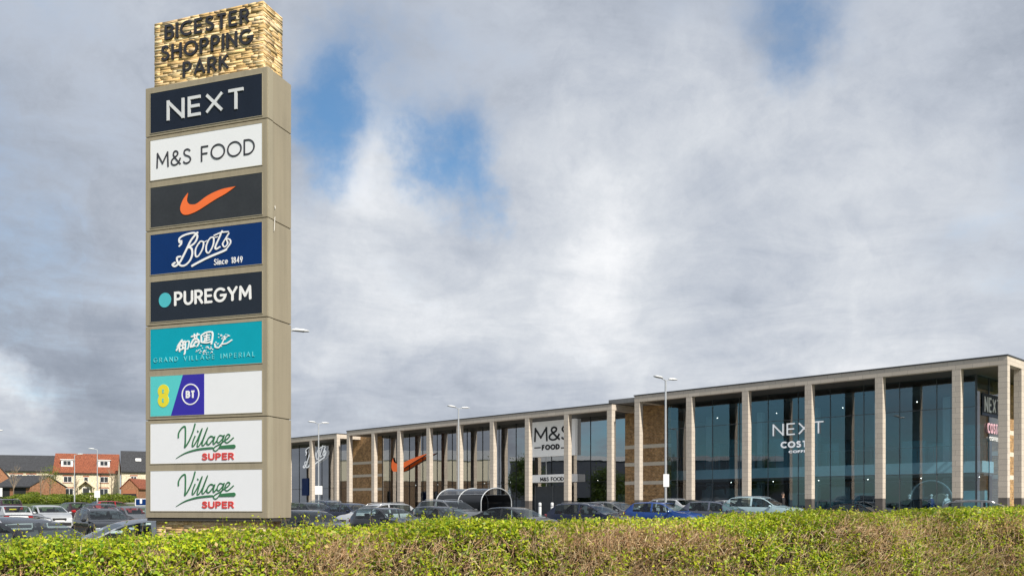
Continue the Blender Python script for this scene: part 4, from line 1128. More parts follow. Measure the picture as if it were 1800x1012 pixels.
# ============================================================ hedge and planting
rng=np.random.default_rng(11)
M_leaf=leaf_mat('leaf',trans=.38)
M_twig=attr_mat('twig',rough=.9,bump=.1)
def vnoise(p,scale,seed):
    """smooth value noise on 2D/3D points"""
    q=np.asarray(p)*scale; i=np.floor(q).astype(np.int64); f=q-i; f=f*f*(3-2*f)
    d=q.shape[1]; out=np.zeros(len(q))
    for c in range(2**d):
        off=np.array([(c>>k)&1 for k in range(d)]); h=np.zeros(len(q),dtype=np.uint64)
        for k in range(d): h=h*np.uint64(73856093)+((i[:,k]+off[k]).astype(np.uint64)*np.uint64(19349663+83492791*k))
        h=h+np.uint64(seed*7919); h=(h^(h>>np.uint64(13)))*np.uint64(0x5bd1e995); h=h^(h>>np.uint64(15))
        v=(h%np.uint64(100003)).astype(float)/100003
        wgt=np.ones(len(q))
        for k in range(d): wgt*= f[:,k] if off[k] else 1-f[:,k]
        out+=wgt*v
    return out
def leaves(pos,nrm,size,spread=.9):
    """small pointed leaves (two-triangle rhombs) with random lie about nrm"""
    n=len(pos); d=nrm+rng.normal(0,spread,(n,3)); d/=np.linalg.norm(d,axis=1)[:,None]+1e-9
    a=rng.normal(0,1,(n,3)); a-= (a*d).sum(1)[:,None]*d; a/=np.linalg.norm(a,axis=1)[:,None]+1e-9
    b=np.cross(d,a); s=size[:,None]
    v=np.stack([pos-a*s*.5, pos+b*s*.30+d*s*.06, pos+a*s*.5, pos-b*s*.30+d*s*.06],1).reshape(-1,3)
    f=np.arange(4*n).reshape(n,4); return v,f
def twigs(pos,dirn,ln,rad):
    n=len(pos); d=dirn/np.linalg.norm(dirn,axis=1)[:,None]
    a=np.cross(d,rng.normal(0,1,(n,3))); a/=np.linalg.norm(a,axis=1)[:,None]+1e-9; b=np.cross(d,a)
    V=[]
    for e,rr in ((0,1.0),(1,.45)):
        for k in range(3):
            an=2*np.pi*k/3; V.append(pos+d*(ln*e)[:,None]+(a*np.cos(an)+b*np.sin(an))*(rad*rr)[:,None])
    v=np.stack(V,1).reshape(-1,3); o=6*np.arange(n)[:,None]
    f=np.concatenate([o+np.array([[0,1,4,3]]),o+np.array([[1,2,5,4]]),o+np.array([[2,0,3,5]])],0); return v,f

# centre line of the front face, its top height and the plants' local frame
HL=[(-8.6,5.35),(-5.0,6.75),(-1.0,8.35),(3.5,10.4),(8.5,12.9),(14.0,15.6)]
HT=[1.32,1.365,1.50,1.595,1.68,1.71]
hl=np.array(HL); seg=np.linalg.norm(np.diff(hl,axis=0),axis=1); cum=np.concatenate([[0],np.cumsum(seg)]); HLEN=cum[-1]
def hpos(l):
    return np.stack([np.interp(l,cum,hl[:,0]),np.interp(l,cum,hl[:,1])],1)
_t=np.array([.90,.43]); _t/=np.linalg.norm(_t); HT2=_t; HN2=np.array([_t[1],-_t[0]])   # outward (towards the road)
def htop(l): return np.interp(l,cum,HT)+.075*(vnoise(np.stack([l,l*0],1),.9,3)-.5)+.05*(vnoise(np.stack([l,l*0],1),2.7,5)-.5)
HW=1.25
def shell(n,front=.62):
    l=rng.uniform(0,HLEN,n); q=rng.random(n); top=htop(l)
    isf=q<front
    u=rng.random(n)
    z=np.where(isf,.15+(top-.15)*u,top); dep=np.where(isf,0,HW*u)
    # round the shoulder
    sh=np.where(isf,np.clip((z-(top-.16))/.16,0,1)**2*.14,0); dep=dep+sh
    z=np.where(~isf,top-.09*np.clip(1-dep/.22,0,1)**2-.10*np.clip((dep-HW+.25)/.25,0,1)**2,z)
    return l,z,dep,isf
def place(l,z,dep):
    p=hpos(l); b=.22*(vnoise(np.stack([l,z],1),1.1,7)-.5)+.12*(vnoise(np.stack([l,z],1),3.0,9)-.5)
    xy=p-HN2*(dep)[:,None]+HN2*b[:,None]
    return np.column_stack([xy,z])
def green(l,z,dep):
    """leafy (1) or bare twiggy (0): broad patches and small ones"""
    k=.55*vnoise(np.stack([l,z+dep],1),.55,21)+.30*vnoise(np.stack([l,(z+dep)*1.3],1),1.7,23)+.15*vnoise(np.stack([l,z+dep],1),5,25)
    base=np.interp(l,[0,6.6,8.2,9.6,11.0,12.3,14,16.5,19,21,24],[1.1,1.0,.58,.36,.34,.52,.66,.48,.64,.46,.66])
    # top edge browner on the right, foot of the face greener
    base=base+.22*np.clip((z-htop(l)+.14)/.14,0,1)*(l<17)+np.where(l>9,-.10*np.clip((z-1.4)/.2,0,1)+.12*np.clip((1.45-z)/.3,0,1),0)
    return np.clip((k-.5)*2.6+base,0.03,1)
N=560000
l,z,dep,isf=shell(N)
keep=(z>.5)&(l>3.2); l,z,dep,isf=l[keep],z[keep],dep[keep],isf[keep]
inw=np.abs(rng.normal(0,.07,len(l)))
P0=place(l,np.where(isf,z,z-inw),dep+np.where(isf,inw,0))
g=green(l,z,dep); cl_=vnoise(P0,9.0,51)*.6+vnoise(P0,22.0,53)*.4; sel=rng.random(len(l))<(.20+.80*g)*np.interp(l,[3,8,23],[1.25,1.0,1.0])*np.clip((cl_-np.interp(l,[4,8],[.31,.33]))*4.2,0,1)
Pn=P0[sel]; gl=g[sel]; ll=l[sel]; zl=z[sel]; fi=isf[sel]
Pn[:,2]+=np.where(~fi,np.abs(rng.normal(0,.022,len(Pn))),0)
nr=np.where(fi[:,None],np.array([HN2[0],HN2[1],.55]),np.array([0.1*HN2[0],.1*HN2[1],1.0]))
sz=(.017+.034*rng.random(len(Pn))**1.4)*np.interp(ll,[0,5,12,23],[1.15,1.05,1.0,1.05])
Vl,Fl=leaves(Pn,nr,sz,.75)
hue=rng.random(len(Pn)); patch=vnoise(np.stack([ll,zl],1),1.3,31)
c1=np.array([.29,.42,.018]); c2=np.array([.56,.58,.030]); c3=np.array([.11,.22,.014]); c4=np.array([.50,.36,.13])
T=c1+(c2-c1)*(hue**1.2)[:,None]
T=np.where((rng.random(len(Pn))<np.interp(ll,[0,7,10,23],[.26,.24,.15,.28]))[:,None],c3*rng.uniform(.7,1.3,len(Pn))[:,None],T)
T=np.where((rng.random(len(Pn))<.05+.30*(1-gl))[:,None],c4*rng.uniform(.6,1.3,len(Pn))[:,None],T)
T*= ((.6+.8*patch)*rng.uniform(.75,1.2,len(Pn)))[:,None]
# twigs
def twig_set(n,inner):
    l,z,dep,isf=shell(n,.55)
    g=green(l,z,dep)
    k=(rng.random(n)<(1.0-.80*g))&(z>.5)&(l>3.2); l,z,dep,isf=l[k],z[k],dep[k],isf[k]
    ii=np.abs(rng.normal(0,inner,len(l)))+.01
    p=place(l,np.where(isf,z-.08,z-.12-ii),dep+np.where(isf,ii,0))
    up=np.where(isf[:,None],np.array([HN2[0]*.75,HN2[1]*.75,1.0]),np.array([.0,-.1,1.25]))
    lean=np.column_stack([HT2[0]*np.ones(len(l))*.35,HT2[1]*np.ones(len(l))*.35,np.zeros(len(l))])
    d=up+lean*(vnoise(np.stack([l,z],1),.8,41)-.3)[:,None]*1.6+rng.normal(0,.75,(len(l),3))
    ln=rng.uniform(.05,.17,len(l)); rd=rng.uniform(.0016,.0040,len(l))
    v,f=twigs(p,d,ln,rd)
    base=np.array([[.62,.43,.24],[.80,.60,.36],[.30,.20,.11],[.70,.43,.27],[.88,.72,.48]])
    c=base[rng.integers(0,5,len(l))]*rng.uniform(.75,1.2,len(l))[:,None]
    return v,f,np.concatenate([c,c,c],0)
tv,tf,tcx=twig_set(190000,.06)
# long stems that cross the face
n=420; l=rng.uniform(5,HLEN,n); zz_=rng.uniform(.6,1.05,n); p=place(l,zz_,np.full(n,.02)); d=np.column_stack([HT2[0]*rng.normal(.1,.6,n),HT2[1]*rng.normal(.1,.6,n),rng.uniform(.1,.6,n)])
v2,f2=twigs(p,d,rng.uniform(.15,.42,n),rng.uniform(.0025,.0045,n)); c2_=np.array([.46,.36,.24])*rng.uniform(.7,1.2,n)[:,None]
# shoots that rise above the clipped top, leafier on the left
n=2300; l=rng.uniform(0,HLEN,n); k=rng.random(n)<np.interp(l,[0,7,9,14,23],[1,.9,.5,.35,.25]); l=l[k]; n=len(l)
dp=rng.uniform(.05,HW-.1,n); p=place(l,htop(l)-.05,dp); ln=(.05+.15*rng.random(n)**2.2)*1.15*np.interp(l,[0,7,10,23],[1.2,1.0,.6,.5])
d=np.column_stack([rng.normal(0,.3,n),rng.normal(0,.3,n),np.ones(n)]); v3,f3=twigs(p,d,ln,np.full(n,.0025)); c3_=np.array([.30,.20,.10])*rng.uniform(.7,1.2,n)[:,None]
hd=empty('hedge',(0,9.0,gz(0,9.0)),0)
tag(hd,'long clipped hedge with yellow green leaves and bare brown twigs across the foreground','hedge')
o1=np.array([0,9.0,0])
V=[];F=[];C=[];off=0
for v,f,c in ((tv,tf,tcx),(v2,f2,np.concatenate([c2_]*3,0)),(v3,f3,np.concatenate([c3_]*3,0))):
    V.append(v-o1); F.append(f+off); C.append(c); off+=len(v)
np_mesh('twigs',np.concatenate(V),np.concatenate(F),M_twig,np.concatenate(C),hd)
dn=d/np.linalg.norm(d,axis=1)[:,None]
sp_=[];sn=[]
for k in range(7):
    t=rng.uniform(.25,1.05,n); sp_.append(p+dn*(ln*t)[:,None]+rng.normal(0,.012,(n,3))); sn.append(rng.normal(0,1,(n,3)))
sp_=np.concatenate(sp_); sn=np.concatenate(sn)
Vs,Fs=leaves(sp_,sn,rng.uniform(.018,.034,len(sp_)),.6); Ts=(c1+(c2-c1)*rng.random(len(sp_))[:,None])*rng.uniform(.8,1.25,len(sp_))[:,None]
np_mesh('foliage',np.concatenate([Vl,Vs])-o1,np.concatenate([Fl,Fs+len(Vl)]),M_leaf,np.concatenate([T,Ts]),hd)
# brushy inside: overlapping rough sheets of dead wood that stop the view through
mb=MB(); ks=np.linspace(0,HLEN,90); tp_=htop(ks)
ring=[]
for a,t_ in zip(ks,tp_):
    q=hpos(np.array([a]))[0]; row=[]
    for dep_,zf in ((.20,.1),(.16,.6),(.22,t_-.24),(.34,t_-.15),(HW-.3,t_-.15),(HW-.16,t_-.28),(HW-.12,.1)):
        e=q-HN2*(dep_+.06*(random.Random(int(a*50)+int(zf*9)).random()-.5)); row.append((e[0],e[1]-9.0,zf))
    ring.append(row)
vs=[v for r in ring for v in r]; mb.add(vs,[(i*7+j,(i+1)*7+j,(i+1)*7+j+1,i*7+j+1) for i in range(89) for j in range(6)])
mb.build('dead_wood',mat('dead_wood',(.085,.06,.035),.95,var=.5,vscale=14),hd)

# ---------------------------------------------------------------- shrubs and little trees
def shrub(px,depth,w_,h_,label,seed,n=2600,tone=1.0,group='shrubs in front of the houses'):
    r=np.random.default_rng(seed); x,y=wx(px,depth),depth; g0=gz(x,y)
    root=empty('shrub',(x,y,g0)); tag(root,label,'shrub',group)
    u=r.normal(0,1,(n,3)); u/=np.linalg.norm(u,axis=1)[:,None]; rad=r.uniform(.55,1,n)**.5
    p=u*rad[:,None]; lump=1+.55*(vnoise(u*1.0+seed,2.2,seed)-.5)
    p=p*lump[:,None]*np.array([w_/2,w_/2*.7,h_/2]); p[:,2]+=h_/2*.95; p=p[p[:,2]>.02]
    v,f=leaves(p,p*np.array([1,1,.6]),r.uniform(.14,.26,len(p)),.7)
    a=np.array([.10,.17,.02]); b=np.array([.26,.30,.03]); t=a+(b-a)*r.random(len(p))[:,None]; t*=r.uniform(.7,1.2,len(p))[:,None]*tone
    np_mesh('foliage',v,f,M_leaf,t,root)
    mb=MB()
    for k in range(5): mb.tube([(0,0,0),(r.normal(0,w_*.15),r.normal(0,w_*.1),h_*.6)],[.05,.02],5)
    mb.build('stem',M_bark,root); return root
M_bark=mat('bark',(.20,.15,.11),.9,var=.25,vscale=5)
def bare_tree(px,depth,h_,label,seed,spread=.5,leafy=0):
    r=random.Random(seed); x,y=wx(px,depth),depth
    root=empty('young_tree',(x,y,gz(x,y))); tag(root,label,'tree','young bare trees by the houses')
    mb=MB(); mb.tube([(0,0,-.1),(r.uniform(-.05,.05),0,h_*.4),(r.uniform(-.15,.15),0,h_*.85)],[.09,.065,.02],6); mb.build('trunk',M_bark,root)
    tw=MB(); lp=[]
    def br(p,d,L,rad,lev):
        q=p+d*L; tw.tube([p,p.lerp(q,.5)+Vector((r.uniform(-.05,.05),r.uniform(-.05,.05),.03))*L,q],[rad,rad*.7,rad*.4],4,cap=False)
        lp.append(q)
        if lev:
            for _ in range(3):
                br(p.lerp(q,r.uniform(.5,1)),(d+Vector((r.uniform(-.7,.7),r.uniform(-.7,.7),r.uniform(0,.7)))).normalized(),L*r.uniform(.55,.75),rad*.55,lev-1)
    for k in range(9):
        a=r.uniform(0,6.28); br(Vector((0,0,h_*r.uniform(.3,.8))),Vector((math.cos(a)*spread,math.sin(a)*spread,1)).normalized(),h_*.24,.03,2)
    tw.build('crown',mat('twig_'+str(seed),(.30,.235,.17),.9),root)
    if leafy:
        rr=np.random.default_rng(seed); c=np.array([list(q) for q in lp]); c=np.repeat(c,leafy,0)+rr.normal(0,.22,(len(c)*leafy,3))
        v,f=leaves(c,rr.normal(0,1,c.shape),rr.uniform(.10,.2,len(c)),.7); t=np.array([.20,.26,.03])*rr.uniform(.6,1.2,len(c))[:,None]
        np_mesh('foliage',v,f,M_leaf,t,root)
    return root
def leafy_tree(x,y,h_,w_,label,seed,n=9000):
    r=np.random.default_rng(seed); root=empty('tree',(x,y,gz(x,y))); tag(root,label,'tree','trees beyond the left edge of the photo')
    mb=MB(); mb.tube([(0,0,-.2),(.1,0,h_*.3),(0,.1,h_*.7)],[.28,.2,.06],8); mb.build('trunk',M_bark,root)
    C=[]
    for k in range(16):
        c=np.array([r.normal(0,w_*.22),r.normal(0,w_*.22),h_*r.uniform(.38,.92)]); m=n//16
        C.append(c+r.normal(0,1,(m,3))*np.array([w_*.12,w_*.12,h_*.07]))
    p=np.concatenate(C); v,f=leaves(p,r.normal(0,1,p.shape),r.uniform(.2,.4,len(p)),.7); t=np.array([.05,.085,.02])*r.uniform(.6,1.5,len(p))[:,None]
    np_mesh('crown',v,f,M_leaf,t,root)
# ============================================================ lamp posts, shelter, bollards, signs
M_galv=mat('galvanised_steel',(.50,.52,.54),.45,metal=.35,var=.08)
M_lampw=mat('lamp_head_paint',(.74,.75,.75),.4,var=.04)
M_signback=mat('sign_back',(.30,.31,.32),.5)
M_signw=mat('notice_white',(.80,.80,.80),.45,var=.04)
M_lens=mat('lamp_lens',(.55,.56,.55),.25)
def lamp(px,depth,H,label,sign=None,rot=None,single=False,al=1.0):
    x,y=wx(px,depth),depth; g0=gz(x,y)
    root=empty('street_lamp',(x,y,g0),math.atan2(N2.y,N2.x) if rot is None else rot)
    tag(root,label,'lamp post','lamp posts of the shopping park')
    mb=MB(); mb.tube([(0,0,0),(0,0,1.2)],.085,10); mb.tube([(0,0,1.2),(0,0,1.25),(0,0,H)],[.085,.062,.05],10); mb.build('pole',M_galv,root)
    mb=MB(); mb.box((0,-.088,.6),(.12,.012,.42)); mb.build('access_door',M_galv,root)
    for s in ((-1,1) if not single else (-1,)):
        mb=MB(); mb.tube([(0,0,H-.02),(s*.16*al,0,H+.03),(s*(.34+al-1),0,H+.06)],.028,6); mb.build('arm',M_galv,root)
        mb=MB(); mb.smooth=True
        P=[(s*.30,.05,.04),(s*.45,.14,.085),(s*.75,.16,.085),(s*1.0,.11,.05)]
        vs=[]
        for xx,hw_,th in P:
            zc=H+.075+abs(xx)*.05
            for a in range(10):
                q=2*math.pi*a/10; vs.append((xx,hw_*math.cos(q),zc+th*(math.sin(q) if math.sin(q)>0 else .45*math.sin(q))))
        fs=[(i*10+j,i*10+(j+1)%10,(i+1)*10+(j+1)%10,(i+1)*10+j) for i in range(3) for j in range(10)]+[tuple(range(10)),tuple(range(30,40))[::-1]]
        mb.add(vs,fs); hdn=mb.build('lamp_head',M_lampw,root); hdn.location.x=s*(al-1)
        mb=MB(); mb.bb(s*.5,s*.85,-.085,.085,H+.052+.03,H+.068+.03); mb.build('lens',M_lens,hdn)
    if sign:
        z0,z1,w_=sign
        for k,(ang) in enumerate((0,)):
            mb=MB(); mb.box((0,0,(z0+z1)/2),(w_,.018,z1-z0)); o=mb.build('notice_plate',M_signw,root,bevel=.004)
            o.rotation_euler=(0,0,-root.rotation_euler.z+R(12)); o.location=Vector((.08*math.cos(0),0,0)); 
            q=Matrix.Rotation(-root.rotation_euler.z,3,'Z')@Vector((0.02,-.075,0)); o.location=q
            mb=MB(); mb.bb(-w_/2+.03,w_/2-.03,.0095,.016,z0+.03,z1-.03); mb.build('plate_back',M_signback,o)
    return root
lamp(1170,50.5,8.15,'nearest double headed lamp post, in front of the brick wall beside the big glazed shop',(2.25,2.95,.34))
lamp(806,66,8.1,'middle double headed lamp post rising behind the trolley shelter')
lamp(560,78,8.1,'double headed lamp post in front of the white script shop just right of the totem',(2.04,2.78,.62))
lamp(484,33.5,8.15,'lamp post hidden behind the totem with one pale lamp head showing at its right edge',al=1.38)
lamp(-14,86,8.0,'lamp post at the far left edge with only the tip of its head in view',rot=R(0))
lamp(171,112,wz(790,112)-gz(wx(171,112),112),'pale lamp post in front of the right half of the cream house',(wz(874,112)-gz(wx(171,112),112),wz(862,112)-gz(wx(171,112),112),.66),rot=R(20),single=True)
lamp(131,119,wz(799,119)-gz(wx(131,119),119),'thin lamp post in front of the left half of the cream house',rot=R(200),single=True)

# trolley shelter
x,y=wx(832,50),50.0
ts=empty('trolley_shelter',(x,y,gz(x,y)),ROT)     # local x = towards the near end, local y = away
tag(ts,'dark trolley shelter with three pale arched hoops in the car park','trolley shelter')
M_dkpanel=glass_mat('smoked_panel',(.05,.05,.055),.05,0)
M_clr=glass_mat('clear_roof_panel',(.34,.36,.38),.12,0,rough=.08)
W2,HH=1.12,2.25
def hoop(x):
    return [(x,-W2,0),(x,-W2,HH-.80)]+[(x,-W2*math.cos(R(a)),HH-.80+.80*math.sin(R(a))) for a in range(10,180,10)]+[(x,W2,HH-.80),(x,W2,0)]
SL=3.7
for x in (-SL/2,0,SL/2):
    mb=MB(); mb.tube(hoop(x),.028,8); mb.build('hoop',M_galv,ts)
def sheet_arc(name,a0,a1,m,r=.985):
    mb=MB(); mb.smooth=True; A=np.linspace(a0,a1,10); vs=[]
    for x in(-SL/2+.03,SL/2-.03):
        for a in A: vs.append((x,-W2*r*math.cos(R(a)),HH-.80+.80*r*math.sin(R(a))))
    mb.add(vs,[(i,i+1,i+11,i+10) for i in range(9)]); return mb.build(name,m,ts)
sheet_arc('roof_panel',34,146,M_clr)
M_dkp=mat('dark_panel',(.018,.019,.021),.35,var=.1)
sheet_arc('side_panel',1,33.5,M_dkp); sheet_arc('side_panel',146.5,179,M_dkp)
for s in(-1,1):
    mb=MB(); mb.bb(-SL/2+.03,SL/2-.03,s*W2*.985-.006,s*W2*.985+.006,.25,HH-.79); mb.build('side_panel',M_dkp,ts)
    mb=MB(); mb.tube([(-SL/2,s*W2*.84,HH-.355),(SL/2,s*W2*.84,HH-.355)],.015,6); mb.build('rail',M_galv,ts)
mb=MB(); mb.prism([(-W2*.97,.25),(W2*.97,.25)]+[(W2*.97*math.cos(R(a)),HH-.80+.78*math.sin(R(a))) for a in (0,12,24,33)]+[(-W2*.97*math.cos(R(a)),HH-.80+.78*math.sin(R(a))) for a in (33,24,12,0)],-SL/2-.01,-SL/2,'x'); mb.build('end_panel',M_dkp,ts)
# trolleys nested inside
M_wire=mat('trolley_wire',(.35,.36,.38),.4,metal=.7)
for k in range(4):
    t_=empty('shopping_trolley',(0,0,0)); v=Matrix.Rotation(ROT,3,'Z')@Vector((.7-.45*k,.35,0)); t_.location=(ts.location.x+v.x,ts.location.y+v.y,ts.location.z); t_.rotation_euler=(0,0,ROT)
    tag(t_,'wire shopping trolley nested inside the dark trolley shelter','trolley','trolleys nested in the shelter')
    mb=MB()
    for z in (.55,.75,.98):
        mb.tube([(-.42,-.25,z),(.42,-.2,z),(.42,.2,z),(-.42,.25,z),(-.42,-.25,z)],.008,4)
    for q in np.linspace(-.4,.4,7): mb.tube([(q,-.24,.55),(q,-.24,.98)],.005,4); mb.tube([(q,.24,.55),(q,.24,.98)],.005,4)
    mb.build('basket',M_wire,t_)
    mb=MB(); mb.tube([(-.45,-.27,1.02),(-.45,.27,1.02)],.016,6); mb.build('handle',M_trim,t_)
    mb=MB()
    for s in(-1,1): mb.tube([(-.42,s*.25,.98),(-.40,s*.25,.15),(.40,s*.22,.13)],.012,5)
    for a,b in ((-.4,-.25),(-.4,.25),(.4,-.2),(.4,.2)): mb.lathe([(.0,-.015),(.06,-.015),(.06,.015),(0,.015)],(a,b,.06),10,axis='y')
    mb.build('chassis',M_wire,t_)
# bollards
def bollard(px,depth,label):
    x,y=wx(px,depth),depth
    root=empty('bollard',(x,y,gz(x,y)+.14)); tag(root,label,'bollard','pale bollards by the food shop door')
    mb=MB(); mb.smooth=False; mb.lathe([(.0,0),(.10,0),(.10,1.12),(.085,1.17),(.0,1.19)],(0,0,0),14); mb.build('post',M_lampw,root)
    mb=MB(); mb.lathe([(.1015,.92),(.103,.92),(.103,1.0),(.1015,1.0)],(0,0,0),14); mb.build('band',M_signback,root)
bollard(949,58,'left one of two pale bollards in front of the food shop door')
bollard(970.5,58,'right one of two pale bollards in front of the food shop door')
# blue direction sign beside the totem
x,y=wx(248,66),66
dsn=empty('direction_sign',(x,y,gz(x,y)),R(4)); tag(dsn,'blue and white direction sign on two posts at the left edge of the totem','sign')
mb=MB(); zb=1.76-gz(x,y); mb.bb(-.42,.42,-.02,.02,zb,zb+.54); mb.build('panel',M_signw,dsn)
mb=MB(); mb.bb(-.36,-.08,-.03,-.021,zb+.05,zb+.49); mb.bb(.08,.36,-.03,-.021,zb+.05,zb+.49); mb.bb(-.079,.079,-.03,-.021,zb+.05,zb+.17); mb.build('blue_field',M_blue,dsn)
for s in(-1,1):
    mb=MB(); mb.tube([(s*.3,.06,0),(s*.3,.06,zb+.5)],.03,8); mb.build('post',M_galv,dsn)
x,y=wx(0,84),84
nb=empty('notice_board',(x,y,gz(x,y)),R(8)); tag(nb,'small white notice board on a post at the extreme left edge','sign')
mb=MB(); mb.bb(-.3,.2,-.02,.02,1.9,2.7); mb.build('panel',M_signw,nb)
mb=MB(); mb.tube([(-.1,.05,0),(-.1,.05,2.6)],.03,8); mb.build('post',M_galv,nb)

# ============================================================ houses
M_render=brick_mat('cream_stone',(.80,.71,.54),(.74,.65,.48),(.78,.70,.55),.5,.2,msize=.02)
M_redbrick=brick_mat('red_brick',(.40,.16,.075),(.32,.12,.055),(.38,.26,.17))
M_tile=brick_mat('red_roof_tile',(.38,.115,.052),(.27,.075,.035),(.15,.05,.03),.3,.24,msize=.04)
M_slater=brick_mat('slate_roof_tile',(.062,.066,.075),(.05,.053,.06),(.03,.03,.034),.3,.22,msize=.03)
M_ufr=mat('window_frame_white',(.80,.80,.79),.4,var=.02)
M_wpane=glass_mat('house_glass',(.18,.20,.22),.1,0)
M_dkin=mat('dark_room',(.02,.022,.025),.9)
M_brline=mat('brick_lintel',(.38,.15,.08),.85,var=.15)
M_dkdoor=mat('dark_door',(.03,.033,.035),.5)
M_verge=mat('verge_board',(.62,.53,.38),.7)
def hwindow(root,x,z,w_,h_,y,lights=2,lint=True,name='window'):
    mb=MB(); f=.07
    mb.bb(x-w_/2,x+w_/2,y-.05,y-.002,z,z+f); mb.bb(x-w_/2,x+w_/2,y-.05,y-.002,z+h_-f,z+h_)
    for k in range(lights+1):
        c=x-w_/2+f/2+(w_-f)*k/lights; mb.bb(c-f/2,c+f/2,y-.05,y-.002,z+f+.001,z+h_-f-.001)
    o=mb.build(name,M_ufr,root)
    mb=MB(); mb.bb(x-w_/2+f,x+w_/2-f,y-.028,y-.006,z+f,z+h_-f); mb.build('pane',M_wpane2,o)
    if lint:
        mb=MB(); mb.bb(x-w_/2-.15,x+w_/2+.15,y-.035,y-.002,z+h_+.02,z+h_+.24); mb.bb(x-w_/2-.1,x+w_/2+.1,y-.08,y-.002,z-.12,z-.002); mb.build('lintel',M_brline,o)
    return o
M_wpane2,_nt,_b=new_mat('window_pane_dark'); _b.inputs['Base Color'].default_value=(.03,.035,.04,1); _b.inputs['Roughness'].default_value=.06; _b.inputs['Specular IOR Level'].default_value=.8
def gable_house(name,px0,px1,depth,eave,ridge,dd,mw,mr,label,rot=0.0,ridge_x=True,over=.25,cat='house'):
    """box with a pitched roof; local x along the front, y away. eave / ridge above its own base"""
    x0,x1=wx(px0,depth),wx(px1,depth); xc=(x0+x1)/2; w_=(x1-x0)/(math.cos(rot)-xc/depth*math.sin(rot)); g0=gz(xc,depth)
    root=empty(name,(xc,depth,g0),rot); tag(root,label,cat)
    mb=MB()
    if ridge_x:
        mb.prism([(0,-.5),(dd,-.5),(dd,eave),(dd/2,ridge-.12),(0,eave)],-w_/2,w_/2,'x'); mb.build('wall',mw,root)
        mb=MB(); sl=(ridge-eave)/(dd/2); t=.14
        for pr in ([(-over,eave-over*sl+.03),(dd/2,ridge),(dd/2,ridge+t),(-over,eave-over*sl+t+.03)],[(dd+over,eave-over*sl+.03),(dd/2+.002,ridge),(dd/2+.002,ridge+t),(dd+over,eave-over*sl+t+.03)]):
            mb.prism(pr,-w_/2-.12,w_/2+.12,'x')
    else:
        mb.prism([(-w_/2,-.5),(w_/2,-.5),(w_/2,eave),(0,ridge-.12),(-w_/2,eave)],0,dd,'y'); mb.build('wall',mw,root)
        mb=MB(); sl=(ridge-eave)/(w_/2); t=.14
        for s in(-1,1): mb.prism([(s*(w_/2+over),eave-over*sl+.03),(s*.001,ridge),(s*.001,ridge+t),(s*(w_/2+over),eave-over*sl+t+.03)],-.12,dd+.12,'y')
    rf=mb.build('roof',mr,root)
    if ridge_x:
        mb=MB(); mb.bb(-w_/2-.1,w_/2+.1,-over-.10,-over+.02,eave-over*sl-.06,eave-over*sl+.06); mb.build('gutter',M_trim,root)
    return root,w_,rf
# cream house with the red roof
ch,cw,rf=gable_house('house',94.5,207,160,4.95,8.25,7.5,M_render,M_tile,'cream double fronted house with a red tiled roof and two white dormers',rot=R(20))
for xf in (.20,.78):
    x=-cw/2+cw*xf; zr=6.1
    dm=MB(); dm.bb(x-.95,x+.95,.95,3.2,zr-.6,zr+1.0); d_=dm.build('dormer',M_ufr,rf)
    dm=MB(); dm.bb(x-1.1,x+1.1,.8,3.3,zr+1.002,zr+1.14); dm.build('dormer_roof',M_ufr,d_)
    hwindow(rf,x,zr+.05,1.3,.85,.945,2,False,'dormer_window')
for xf in (.22,.79):
    hwindow(ch,-cw/2+cw*xf,3.15,1.35,1.05,0); hwindow(ch,-cw/2+cw*xf-.05,.85,1.9 if xf<.5 else 1.4,1.25,0,3 if xf<.5 else 2)
hwindow(ch,-cw/2+cw*.505,3.0,.7,1.1,0,1)
mb=MB(); x=-cw/2+cw*.505; mb.bb(x-.5,x+.5,-.07,-.002,.0,2.1); dr=mb.build('door',M_dkdoor,ch)
mb=MB(); mb.bb(x-.62,x-.502,-.09,-.002,0,2.2); mb.bb(x+.502,x+.62,-.09,-.002,0,2.2); mb.bb(x-.62,x+.62,-.09,-.002,2.2,2.32); mb.build('door_frame',M_ufr,dr)
mb=MB()
for s in(-1,1): mb.prism([(x+s*1.25,2.25),(x,3.35),(x,3.5),(x+s*1.4,2.28)],-1.0,-.01); 
pr=mb.build('porch',M_verge,ch)
mb=MB()
for s in(-1,1): mb.bb(x+s*1.15-.07,x+s*1.15+.07,-.95,-.82,0,2.25)
mb.build('porch_post',M_verge,pr)
for xx in (-cw/2+cw*.34,-cw/2+cw*.55+1.9,-cw/2+.35):
    mb=MB(); mb.tube([(xx,-.08,0),(xx,-.08,4.9)],.05,6); mb.build('downpipe',M_trim,ch)
# long slate roofed house
lh,lw,_=gable_house('house',-60,98,172,5.75,8.75,9,M_render,M_slater,'long cream house with a dark slate roof behind the red brick gable',rot=R(16))
for px in (22,35,52,58,92): hwindow(lh,(px-19)/158*lw,3.9,.9,1.1,0,2)
# brick gable at the left edge
gh,gw,_=gable_house('house',-62,19.5,142,2.7+.5,7.2,10,M_redbrick,M_slater,'red brick gable end cut by the left edge of the photo',ridge_x=False,rot=R(27))
hwindow(gh,-1.0,1.0,1.2,1.1,0)
# brick garage
ga,gaw,_=gable_house('garage',-8,53,135,2.1,3.75,7,M_redbrick,M_slater,'brick garage with a slate roof at the left, left of the cream house',rot=R(-16),cat='garage')
for xx in (-gaw*.26,gaw*.2):
    mb=MB(); mb.bb(xx-1.1,xx+1.1,-.03,.2,0,1.95); mb.build('garage_opening',M_dkin,ga)  # near-black slab painted as the shade inside the open garage
